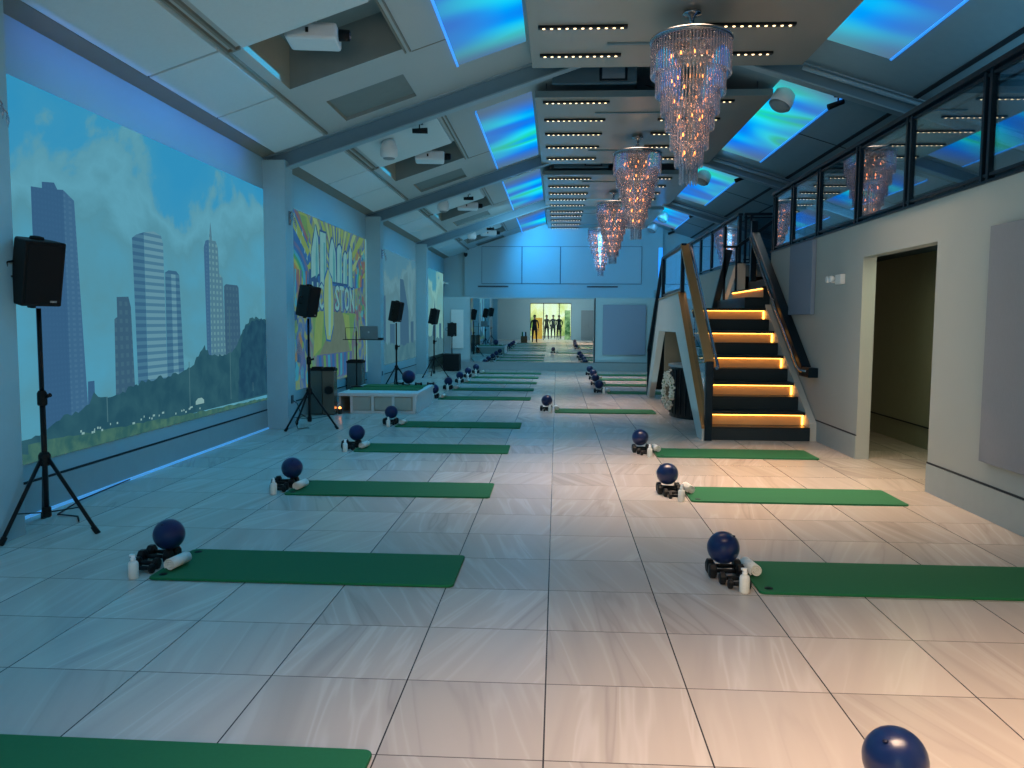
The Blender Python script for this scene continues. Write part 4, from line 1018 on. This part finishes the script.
# ------------------------------------------------------------------ gallery glass railing
def railing(name, p0, p1, zb, posts, label, top=.97, group='glass railings of the gallery'):
    """straight glass railing from p0 to p1 (2D) ; posts = list of distances"""
    d = Vector((p1[0] - p0[0], p1[1] - p0[1], 0)); Ln = d.length; d.normalize()
    r = empty(name, (p0[0], p0[1], zb), math.atan2(d.y, d.x), label, 'railing', group)
    MB().box(0, Ln, -.045, .045, top - .05, top).build('top_rail', 'dark_rail', r, .005)
    MB().box(0, Ln, -.02, .02, top - .1, top - .075).build('upper_rail', 'dark_rail', r)
    MB().box(0, Ln, -.02, .02, .06, .085).build('lower_rail', 'dark_rail', r)
    MB().box(0, Ln, -.05, .05, 0, .022).build('base_rail', 'dark_rail', r)
    for s in posts:
        for e in (-.05, .05): MB().box(s + e - .02, s + e + .02, -.03, .03, 0.0, top - .05).build('post', 'dark_rail', r, .003)
    q = [0] + list(posts) + [Ln]
    for a, c_ in zip(q[:-1], q[1:]):
        if c_ - a > .25: MB().box(a + .08, c_ - .08, -.006, .006, .09, top - .1).build('glass_pane', 'glass', r)
    return r
yy0 = 0.5
railing('glass_railing', (XR + .03, yy0), (XR + .03, 13.42), WT, [y - yy0 for y in (1.3, 2.7, 4.1, 5.5, 6.9, 8.37, 9.72, 11.13, 12.34, 13.34)], 'long dark framed glass railing above the cream wall and passage')
railing('glass_railing', (XR + .03, 15.85), (XR + .03, 25.5), WT, [.08, 1.4, 2.8, 4.2, 5.6, 7.0, 8.4, 9.5], 'dark framed glass railing beyond the stair top')
railing('glass_railing', (XR + .1, 15.85), (4.7, 15.85), WT, [.08, 1.1], 'short dark glass railing turning the corner at the stair top')

# right wall items
def flat_panel(y0, y1, z0, z1, m, lab):
    o = MB().box(XR - .06, XR - .003, y0, y1, z0, z1).build('acoustic_panel', m, None, .006); tag(o, lab, 'acoustic panel', 'fabric acoustic panels'); return o
flat_panel(4.2, 6.63, .47, 2.36, 'fabric_grey', 'woven grey fabric acoustic panel on the cream wall before the passage')
flat_panel(11.1, 12.15, 1.7, 2.71, 'fabric_blue', 'blue grey fabric acoustic panel on the wall above the stair handrail')
o = MB().box(1.47, 2.84, YM - .06, YM - .012, .53, 2.13).build('acoustic_panel', 'fabric_blue', None, .006); tag(o, 'large blue grey acoustic panel beside the far mirror', 'acoustic panel', 'fabric acoustic panels')
r = empty('emergency_light', (XR, 10.2, 2.12), 0, 'white twin-head emergency light on the cream wall beside the passage', 'emergency light')
MB().box(-.06, 0, -.22, -.02, -.06, .06).build('body', 'white_plastic', r, .01)
for k in (0, 1): MB().lathe([(.02, -.03), (.04, .0), (.04, .03)], 16, mtx=Matrix.Rotation(-PI / 2, 4, 'Y')).build('lamp_head', 'white_plastic', r).location = (-.09, -.02 + k * .13, 0.01)
MB().box(-.03, 0, .0, .2, -.03, .02).build('wiring_box', 'white_plastic', r, .006)

# ------------------------------------------------------------------ staircase
RS, RUN, Y0 = .182, .28, 10.8
sx0, sx1 = 2.08, 3.4
stc = empty('staircase', (0, 0, 0), 0, 'dark staircase with warm lit risers climbing to the gallery beside the cream wall', 'staircase')
for k in range(10):
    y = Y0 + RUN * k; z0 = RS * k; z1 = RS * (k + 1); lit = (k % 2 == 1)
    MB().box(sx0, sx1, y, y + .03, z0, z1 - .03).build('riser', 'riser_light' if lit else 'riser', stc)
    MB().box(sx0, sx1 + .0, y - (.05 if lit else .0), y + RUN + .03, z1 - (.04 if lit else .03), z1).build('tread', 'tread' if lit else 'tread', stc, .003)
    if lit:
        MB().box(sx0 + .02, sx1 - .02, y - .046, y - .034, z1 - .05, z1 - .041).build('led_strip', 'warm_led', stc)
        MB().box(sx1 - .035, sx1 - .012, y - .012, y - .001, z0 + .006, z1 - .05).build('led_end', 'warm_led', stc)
        MB().box(sx0, sx1, y - .006, y, z0 - .0, z0 + .006).build('lit_tread_edge', 'riser_light', stc)  # pale strip painted as the lit edge of the tread below
# wall-side stringer
def slab(pts, x0, x1, name, m, parent, bevel=0):
    n = len(pts); vs = [(x0, p[0], p[1]) for p in pts] + [(x1, p[0], p[1]) for p in pts]
    b_ = MB(); b_._add(vs, [list(range(n)), list(range(n, 2 * n))[::-1]] + [[i, (i + 1) % n, n + (i + 1) % n, n + i] for i in range(n)])
    return b_.build(name, m, parent, bevel)
LZ = 1.82; LY0 = Y0 + RUN * 9; LY1 = 15.5
slab([(Y0 + .02, 0), (Y0 + .02, RS + .06), (LY0, LZ + .06), (LY0, 0)], sx1, XR - .012, 'wall_stringer', 'stringer', stc)
# A-shaped outer stringer (near leg, landing edge, far leg)
xo0, xo1 = 1.96, 2.08
slab([(10.76, 0), (11.12, 0), (13.34, 1.42), (15.5, 1.41), (16.95, 0), (17.35, 0), (15.62, 2.0), (13.12, 2.05), (10.76, .16)], xo0, xo1, 'outer_stringer', 'stringer', stc, .004)
MB().bar((2.02, 10.74, .17), (2.02, 13.1, 2.06), .14, .03).build('stringer_cap', 'bronze', stc)
MB().bar((2.02, 13.08, 2.065), (2.02, 15.6, 2.02), .14, .03).build('landing_cap', 'bronze', stc)
MB().bar((2.02, 15.6, 2.02), (2.02, 17.36, .02), .14, .03).build('far_cap', 'dark_rail', stc)
MB().box(sx0, XR - .012, LY0 + .035, LY1 + .35, LZ - .12, LZ).build('landing', 'tread', stc)
MB().box(sx0, XR, LY0 + .3, LY1, LZ - .4, LZ - .12).build('landing_soffit', 'stringer', stc)
# recess wall under landing
slab([(12.0, 0), (12.0, .55), (13.4, 1.42), (15.4, 1.42), (16.6, .2), (16.6, 0)], 2.62, 2.68, 'recess_wall', 'tan', stc)
MB().box(2.08, 2.62, 15.5, 15.56, 0, 1.42).build('recess_side', 'tan', stc)
# far flight
for k in range(9):
    y = 15.5 + .195 * k; z = LZ - RS * (k + 1)
    if z > 0.05: MB().box(sx0, sx1, y, y + .225, z - .03, z).box(sx0, sx1, y, y + .02, z, z + RS - .03).build('tread', 'tread', stc)
# upper flight to the gallery (+x)
for k in range(5):
    x = 3.1 + .3 * k; z0 = LZ + RS * k; z1 = z0 + RS; lit = k % 2 == 1
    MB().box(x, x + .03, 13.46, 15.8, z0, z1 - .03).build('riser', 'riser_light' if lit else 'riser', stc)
    MB().box(x - (.02 if lit else 0), x + .33, 13.46, 15.8, z1 - .03, z1).build('tread', 'tread', stc)
    MB().box(x, x + .3, 13.44, 13.47, LZ - .1, z1 - .03).build('side_panel', 'riser', stc)
    if lit: MB().box(x - .018, x - .006, 13.5, 15.75, z1 - .044, z1 - .031).build('led_strip', 'warm_led', stc)
# guard (outer, inclined)
gd = empty('stair_railing', (0, 0, 0), 0, 'glass stair railing with a wide bronze cap and dark newel post', 'railing')
MB().box(1.99, 2.09, 10.72, 10.82, 0, 1.06).build('newel_post', 'dark_rail', gd, .006)
MB().bar((2.03, 10.74, 1.07), (2.03, 13.05, 2.82), .125, .045).build('top_cap', 'bronze', gd)
slab([(10.84, .3), (10.84, 1.04), (13.05, 2.78), (13.05, 2.1)], 2.01, 2.022, 'glass_pane', 'glass', gd)
MB().tube([(2.12, 10.66, .98), (2.15, 10.74, .98), (2.15, 13.05, 2.74), (2.15, 13.3, 2.86)], .022, 12).build('handrail', 'chrome', gd)
for (y, z) in ((11.4, 1.43), (12.4, 2.2)): MB().tube([(2.05, y, z + .08), (2.15, y, z + .03)], .009, 8).build('rail_bracket', 'chrome', gd)
gl = empty('stair_railing', (0, 0, 0), 0, 'dark framed glass railing on the stair landing above the wreath', 'railing')
MB().box(1.98, 2.05, 13.02, 13.1, 2.06, 2.8).build('post', 'dark_rail', gl, .003); MB().box(1.98, 2.05, 15.36, 15.44, 2.03, 2.78).build('post', 'dark_rail', gl, .003)
MB().bar((2.015, 13.0, 2.82), (2.015, 15.46, 2.79), .08, .045).build('top_rail', 'dark_rail', gl)
MB().bar((2.015, 13.1, 2.13), (2.015, 15.36, 2.09), .03, .03).build('lower_rail', 'dark_rail', gl)
MB().box(2.01, 2.02, 13.12, 15.34, 2.14, 2.76).build('glass_pane', 'glass', gl)
gf = empty('stair_railing', (0, 0, 0), 0, 'dark stair railing sloping down toward the mirror end', 'railing')
MB().bar((2.015, 15.46, 2.79), (2.0, 17.5, .95), .07, .06).build('top_rail', 'dark_rail', gf)
MB().box(1.97, 2.04, 17.42, 17.5, 0, .98).build('post', 'dark_rail', gf)
slab([(15.5, 2.08), (15.5, 2.74), (17.42, .98), (17.42, .1)], 2.01, 2.02, 'glass_pane', 'glass', gf)
gw = empty('stair_railing', (0, 0, 0), 0, 'small glass stair railing at the back of the upper flight', 'railing')
MB().bar((3.05, 15.74, 1.84), (3.3, 15.74, 2.98), .12, .08, (0, 1, 0)).build('slanted_post', 'dark_rail', gw)
MB().bar((3.2, 15.74, 1.84), (3.46, 15.74, 2.7), .07, .05, (0, 1, 0)).build('slanted_panel', 'stringer', gw)
MB().box(3.2, 3.24, 15.7, 15.78, 2.0, 3.05).box(3.42, 3.46, 15.7, 15.78, 2.1, 3.05).build('post', 'dark_rail', gw)
MB().box(3.18, 3.48, 15.7, 15.78, 3.02, 3.06).build('cap_rail', 'dark_rail', gw)
MB().bar((3.46, 15.74, 3.04), (4.3, 15.74, 3.66), .06, .06).build('top_rail', 'dark_rail', gw)
# wall handrail
wr = empty('wall_handrail', (0, 0, 0), 0, 'dark wall-mounted handrail with a chrome tube climbing beside the stairs', 'handrail')
MB().bar((3.43, 11.2, .92), (3.43, 14.25, 3.08), .13, .17).build('rail_board', 'dark_rail', wr, .01)
MB().box(3.37, 3.5, 10.86, 11.3, .85, .98).build('end_block', 'dark_rail', wr, .006)
MB().tube([(3.42, 10.98, .93), (3.36, 11.0, .93), (3.33, 11.1, .93), (3.33, 11.25, .98), (3.33, 14.2, 3.06)], .02, 12).build('handrail_tube', 'chrome', wr)
for (y) in (11.6, 12.6, 13.6):
    z = .98 + (y - 11.25) * .705
    MB().tube([(3.33, y, z), (3.38, y, z + .03)], .009, 8).build('rail_bracket', 'chrome', wr)
MB().box(3.36, 3.46, 14.2, 14.3, 2.3, 3.35).build('upper_post', 'dark_rail', wr, .005)

# counter with wreath under stairs
ct = empty('bar_counter', (2.48, 13.6, 0), 0, 'curved dark metal counter tucked under the stair landing', 'counter')
def arc_wall(r0, r1, a0, a1, z0, z1, n=18):
    b_ = MB()
    pts = [(r1 * math.cos(math.radians(a0 + (a1 - a0) * k / n)), r1 * 1.25 * math.sin(math.radians(a0 + (a1 - a0) * k / n))) for k in range(n + 1)] + [(r0 * math.cos(math.radians(a1 + (a0 - a1) * k / n)), r0 * 1.25 * math.sin(math.radians(a1 + (a0 - a1) * k / n))) for k in range(n + 1)]
    return b_.prism(pts, z0, z1)
arc_wall(.52, .55, 110, 290, 0, .84).build('front_shell', 'black_metal', ct)
arc_wall(.3, .58, 108, 292, .84, .88).build('counter_top', 'grey_plastic', ct)
for k in range(16):
    a = math.radians(115 + k * 11.3)
    MB().box(-.008, .008, -.012, .012, .06, .8).build('rib', 'dark_rail', ct).location = (.555 * math.cos(a), .555 * 1.25 * math.sin(a), 0)
wb = MB(); rnd = random.Random(11)
for k in range(420):
    a = rnd.uniform(0, 2 * PI); rr = .25 + rnd.gauss(0, .045)
    c = Vector((rnd.uniform(-.04, .04), .82 * rr * math.cos(a), 1.35 * rr * math.sin(a)))
    wb.ball(rnd.uniform(.014, .03), c, 6, 4)
pts = [(0, .2 * math.cos(2 * PI * k / 32), .33 * math.sin(2 * PI * k / 32)) for k in range(33)]
wre = wb.build('wreath', 'wreath'); MB().tube(pts, .02, 6).build('wire_ring', 'leaf', wre)
wre.scale = (.75, .72, .74); wre.location = (1.85, 13.32, .45); wre.rotation_euler = (0, 0, math.radians(20)); tag(wre, 'pale flower wreath leaning on the curved dark counter under the stairs', 'wreath')

# ------------------------------------------------------------------ people and basket seen in the mirror
def person(loc, rz, label, mats, pose=0):
    me = bpy.data.meshes.new('person'); V = []; E = []; R_ = []
    def v(p, r, par=None):
        V.append(p); R_.append(r)
        if par is not None: E.append((par, len(V) - 1))
        return len(V) - 1
    pel = v((0, 0, .95), (.15, .11)); ab = v((0, 0, 1.12), (.135, .1), pel); ch = v((0, 0, 1.32), (.165, .115), ab); nk = v((0, 0, 1.47), (.06, .055), ch); nk2 = v((0, -.01, 1.53), (.052, .052), nk)
    h1 = v((0, -.015, 1.6), (.078, .088), nk2); h2 = v((0, -.01, 1.68), (.08, .092), h1); h3 = v((0, -.005, 1.735), (.055, .06), h2)
    for s in (-1, 1):
        hp = v((s * .1, 0, .88), (.095, .1), pel); kn = v((s * .12, -.01, .48), (.062, .065), hp); an = v((s * .13, .02, .1), (.042, .045), kn); to = v((s * .15, -.12, .035), (.042, .03), an)
        sh = v((s * .18, 0, 1.41), (.06, .055), ch); el = v((s * .25, .02 - pose * .06, 1.14), (.042, .042), sh)
        wr_ = v((s * (.24 - pose * .1), -.06 - pose * .16, .9 + pose * .22), (.03, .028), el); pm = v((s * (.24 - pose * .11), -.08 - pose * .2, .82 + pose * .25), (.035, .02), wr_)
        for f in range(4): 
            fb = v((s * (.24 - pose * .11) + (f - 1.5) * .018, -.09 - pose * .22, .775 + pose * .28), (.009, .009), pm); v((s * (.24 - pose * .11) + (f - 1.5) * .018, -.1 - pose * .22, .735 - .006 * abs(f - 1) + pose * .3), (.007, .007), fb)
        th = v((s * (.2 - pose * .1), -.1 - pose * .18, .82 + pose * .25), (.01, .01), pm); v((s * (.19 - pose * .1), -.115 - pose * .18, .79 + pose * .26), (.008, .008), th)
    me.from_pydata(V, E, []); o = bpy.data.objects.new('tmp', me); C.objects.link(o)
    m1 = o.modifiers.new('s', 'SKIN'); m1.use_smooth_shade = True
    for i, r in enumerate(R_): o.data.skin_vertices[0].data[i].radius = r
    o.data.skin_vertices[0].data[0].use_root = True
    m2 = o.modifiers.new('u', 'SUBSURF'); m2.levels = 1; m2.render_levels = 1
    bpy.context.view_layer.update()
    nm = bpy.data.meshes.new_from_object(o.evaluated_get(bpy.context.evaluated_depsgraph_get()))
    bpy.data.objects.remove(o)
    nm.materials.clear()
    for m in ('skin', mats[0], mats[1]): nm.materials.append(M[m])
    for p in nm.polygons:
        c = p.center
        p.material_index = 0 if (c.z > 1.49 or (abs(c.x) > .12 and c.z < .93 and c.z > .6 and c.y < -.04 and abs(c.x) > .19)) else (1 if c.z > .93 else 2)
        p.use_smooth = True
    ob = bpy.data.objects.new('person', nm); C.objects.link(ob); ob.location = loc; ob.rotation_euler = (0, 0, rz); tag(ob, label, 'person')
    MB().ball(.096, (0, .02, 1.685), 18, 12, sc_=(.95, 1.05, .95)).build('hair', 'hair', ob)
    f = MB(); f.ball(.012, (-.03, -.096, 1.655), 8, 6); f.ball(.012, (.03, -.096, 1.655), 8, 6); f.build('eyes', 'hair', ob)
    MB().ball(.016, (0, -.108, 1.63), 8, 6, sc_=(.8, 1, 1.3)).build('nose', 'skin', ob)
    return ob
person((-1.42, .75, 0), math.radians(180), 'person in dark clothes standing by the entrance, seen in the mirror', ('cloth_dark', 'cloth_dark'))
person((-.75, -6.6, 0), math.radians(170), 'person in grey top outside the doors, beside the banner, in mirror', ('cloth_grey', 'cloth_dark'))
person((-.28, -7.4, 0), math.radians(185), 'person in blue top in middle of the outdoor group, in mirror', ('cloth_blue', 'cloth_grey'), .6)
person((.15, -6.4, 0), math.radians(175), 'person in dark top beside the leafy hedge outdoors, in mirror', ('cloth_dark', 'cloth_dark'), .6)
bk = empty('storage_crate', (-2.08, .9, 0), 0, 'brown wooden crate of rolled mats near the entrance, seen in mirror', 'crate')
MB().box(-.2, .2, -.18, .18, 0, .03).box(-.2, -.18, -.18, .18, .03, .42).box(.18, .2, -.18, .18, .03, .42).box(-.18, .18, -.18, -.16, .03, .42).box(-.18, .18, .16, .18, .03, .42).build('box', 'wood', bk)
for k in range(3):
    o = MB().lathe([(.045, 0), (.045, .66)], 14).build('rolled_mat', ['mat_green', 'white_plastic', 'cloth_blue'][k]); o.location = (-2.18 + k * .1, .9, .031); tag(o, ['green rolled mat standing in the wooden crate', 'white rolled mat standing in the wooden crate', 'dark blue rolled mat standing in the wooden crate'][k], 'rolled mat')

# ------------------------------------------------------------------ lights
def area(name, loc, target, sx, sy, e, col, spread=180):
    l = bpy.data.lights.new(name, 'AREA'); l.shape = 'RECTANGLE'; l.size = sx; l.size_y = sy; l.energy = e; l.color = col; l.spread = math.radians(spread)
    o = bpy.data.objects.new(name, l); C.objects.link(o); o.location = loc
    d = Vector(target) - Vector(loc); o.rotation_euler = d.to_track_quat('-Z', 'Y').to_euler(); return o
def point(name, loc, e, col, r=.1):
    l = bpy.data.lights.new(name, 'POINT'); l.energy = e; l.color = col; l.shadow_soft_size = r
    o = bpy.data.objects.new(name, l); C.objects.link(o); o.location = loc; return o
def spot(name, loc, target, e, col, ang, blend=.8, r=.05):
    l = bpy.data.lights.new(name, 'SPOT'); l.energy = e; l.color = col; l.spot_size = math.radians(ang); l.spot_blend = blend; l.shadow_soft_size = r
    o = bpy.data.objects.new(name, l); C.objects.link(o); o.location = loc
    d = Vector(target) - Vector(loc); o.rotation_euler = d.to_track_quat('-Z', 'Y').to_euler(); return o
WARM = (1, .74, .52); BLUE = (.08, .45, 1); TEAL = (.18, .6, 1)
area('entrance_daylight', (-.4, -4.7, 1.5), (1.6, 6, .0), 2.8, 2.0, 100, (1, .80, .62), 90).visible_glossy = False
for k, (y0, y1, rows) in enumerate(CL):
    area('downlights', (2.1, (y0 + y1) / 2, 4.93), (2.3, (y0 + y1) / 2, 0), 1.9, 4.6, (128, 110, 76, 56, 22)[k], (1, .68, .46), 64)
for k, y in enumerate((9.1, 15.0, 21.25, 27.1)):
    for z, e in ((4.4, 5.5), (4.0, 6), (3.6, 4)): point('chandelier_light', (1.44, y, z), e, (1, .42, .18), .06)
for k, y in enumerate((2.3, 8.4, 14.4, 20.5, 26.4)):
    area('left_blue_fill', (-2.3, y, 4.1), (-3.4, y, 0), 1.2, 5.2, (100, 125, 120, 110, 62)[k], (.02, .42, .92), 160)  # added blue area lamps tint the projection-side floor and wall, no fixtures there
fills = []
for k, y in enumerate((2.3, 8.4, 14.4, 20.5, 26.4)):
    for dy in (-1.5, 1.5): spot('wall_fill_spot', (-1.9, y + dy, 4.2), (-4.2, y + dy, 1.7), (54, 66, 60, 56, 44)[k], (.05, .54, .90), 86, .7, .1)  # added teal spots brighten the projection wall without any fixture
for k, y in enumerate((3.0, 9.0, 15.0, 21.0, 26.5)):
    fills.append(area('floor_bounce_fill', (-.6, y, .35), (-.6, y, 5), 5.5, 5.5, (27, 42, 46, 48, 44)[k], (.34, .74, .90), 180))  # added upward area lamp in place of light bounced off the floor
    fills.append(point('room_fill', (-.4, y, 2.9), (10, 15, 18, 19, 17)[k], (.22, .66, .90), .8))
fills.append(area('blue_wall_wash', (-3.86, 8.3, 3.9), (-4.2, 8.3, 3.62), 4.6, .05, 6, (.05, .20, 1), 150))
for k, y in enumerate((8.2, 15.0, 21.2, 27.2)):
    area('blue_cove_left', (-.55, y, 5.0), (-1.2, y, 4.86), 4.2, .15, 7, BLUE, 180)
    area('blue_cove_right', (3.35, y, 4.96), (4.2, y, 4.8), 4.2, .15, 8, BLUE, 180)
spot('blue_end_wash', (-1.2, 27.6, 4.75), (.5, 29.5, 3.5), 420, (.03, .42, 1), 135)
spot('blue_end_wash_side', (3.2, 24.5, 4.6), (3.4, 29.5, 3.8), 260, (.02, .5, 1), 60)
fills.append(area('gallery_fill', (6.4, 11, 4.0), (4.6, 12, 4.4), 18, .5, 75, (.14, .5, .80), 180))
area('end_fill', (0, 22, 4.4), (0, 25.8, 1.2), 4, 1.5, 110, (.24, .68, 1), 160)
area('passage_light', (4.1, 8.5, 2.4), (4.1, 8.5, 0), .6, 1.6, 16, (.95, .95, .62), 170)
area('outdoor_sun', (0, -9, 6), (0, -9, 0), 8, 6, 900, (1, .97, .85), 150)
fills.append(area('entrance_wall_fill', (.5, -.8, 2.6), (.5, -5, 1.6), 4, 1.5, 150, (.6, .85, 1), 170))
fills.append(area('right_wall_fill', (.4, 6.0, 3.2), (3.5, 8.0, 1.6), 1.5, 3, 15, (.7, .95, .95), 160))
for o in list(C.objects):
    if o.type == 'LIGHT' and o.name.split('.')[0] in ('blue_cove_left', 'blue_cove_right', 'chandelier_light', 'wall_fill_spot', 'blue_wall_wash', 'left_blue_fill', 'blue_end_wash', 'blue_end_wash_side'): o.visible_glossy = False
for o in fills: o.visible_glossy = False
wd = bpy.data.worlds.new('world'); sc.world = wd; wd.use_nodes = True
wd.node_tree.nodes['Background'].inputs[0].default_value = lin(160, 190, 210); wd.node_tree.nodes['Background'].inputs[1].default_value = .4

# ------------------------------------------------------------------ camera
yaw, pit, rol, F, H = .0557831, .0783669, .0059465, 796.63, 1.58
fw = Vector((-math.sin(yaw) * math.cos(pit), math.cos(yaw) * math.cos(pit), -math.sin(pit)))
rt = Vector((math.cos(yaw), math.sin(yaw), 0)); up = rt.cross(fw)
r2 = rt * math.cos(rol) + up * math.sin(rol); u2 = -rt * math.sin(rol) + up * math.cos(rol)
cd = bpy.data.cameras.new('camera'); cam = bpy.data.objects.new('camera', cd); C.objects.link(cam)
cam.matrix_world = Matrix(((r2.x, u2.x, -fw.x, 0), (r2.y, u2.y, -fw.y, 0), (r2.z, u2.z, -fw.z, H), (0, 0, 0, 1)))
cd.sensor_width = 36; cd.lens = F / 1024 * 36; cd.clip_start = .02; cd.clip_end = 200
sc.camera = cam
sc.view_settings.view_transform = 'Standard'
sc.view_settings.look = 'None'
sc.view_settings.exposure = 0.0
sc.cycles.max_bounces = 8; sc.cycles.transparent_max_bounces = 24; sc.cycles.glossy_bounces = 5; sc.cycles.diffuse_bounces = 4
sc.cycles.sample_clamp_indirect = 4; sc.cycles.sample_clamp_direct = 0
sc.cycles.caustics_reflective = False; sc.cycles.caustics_refractive = False
sc.cycles.use_denoising = True
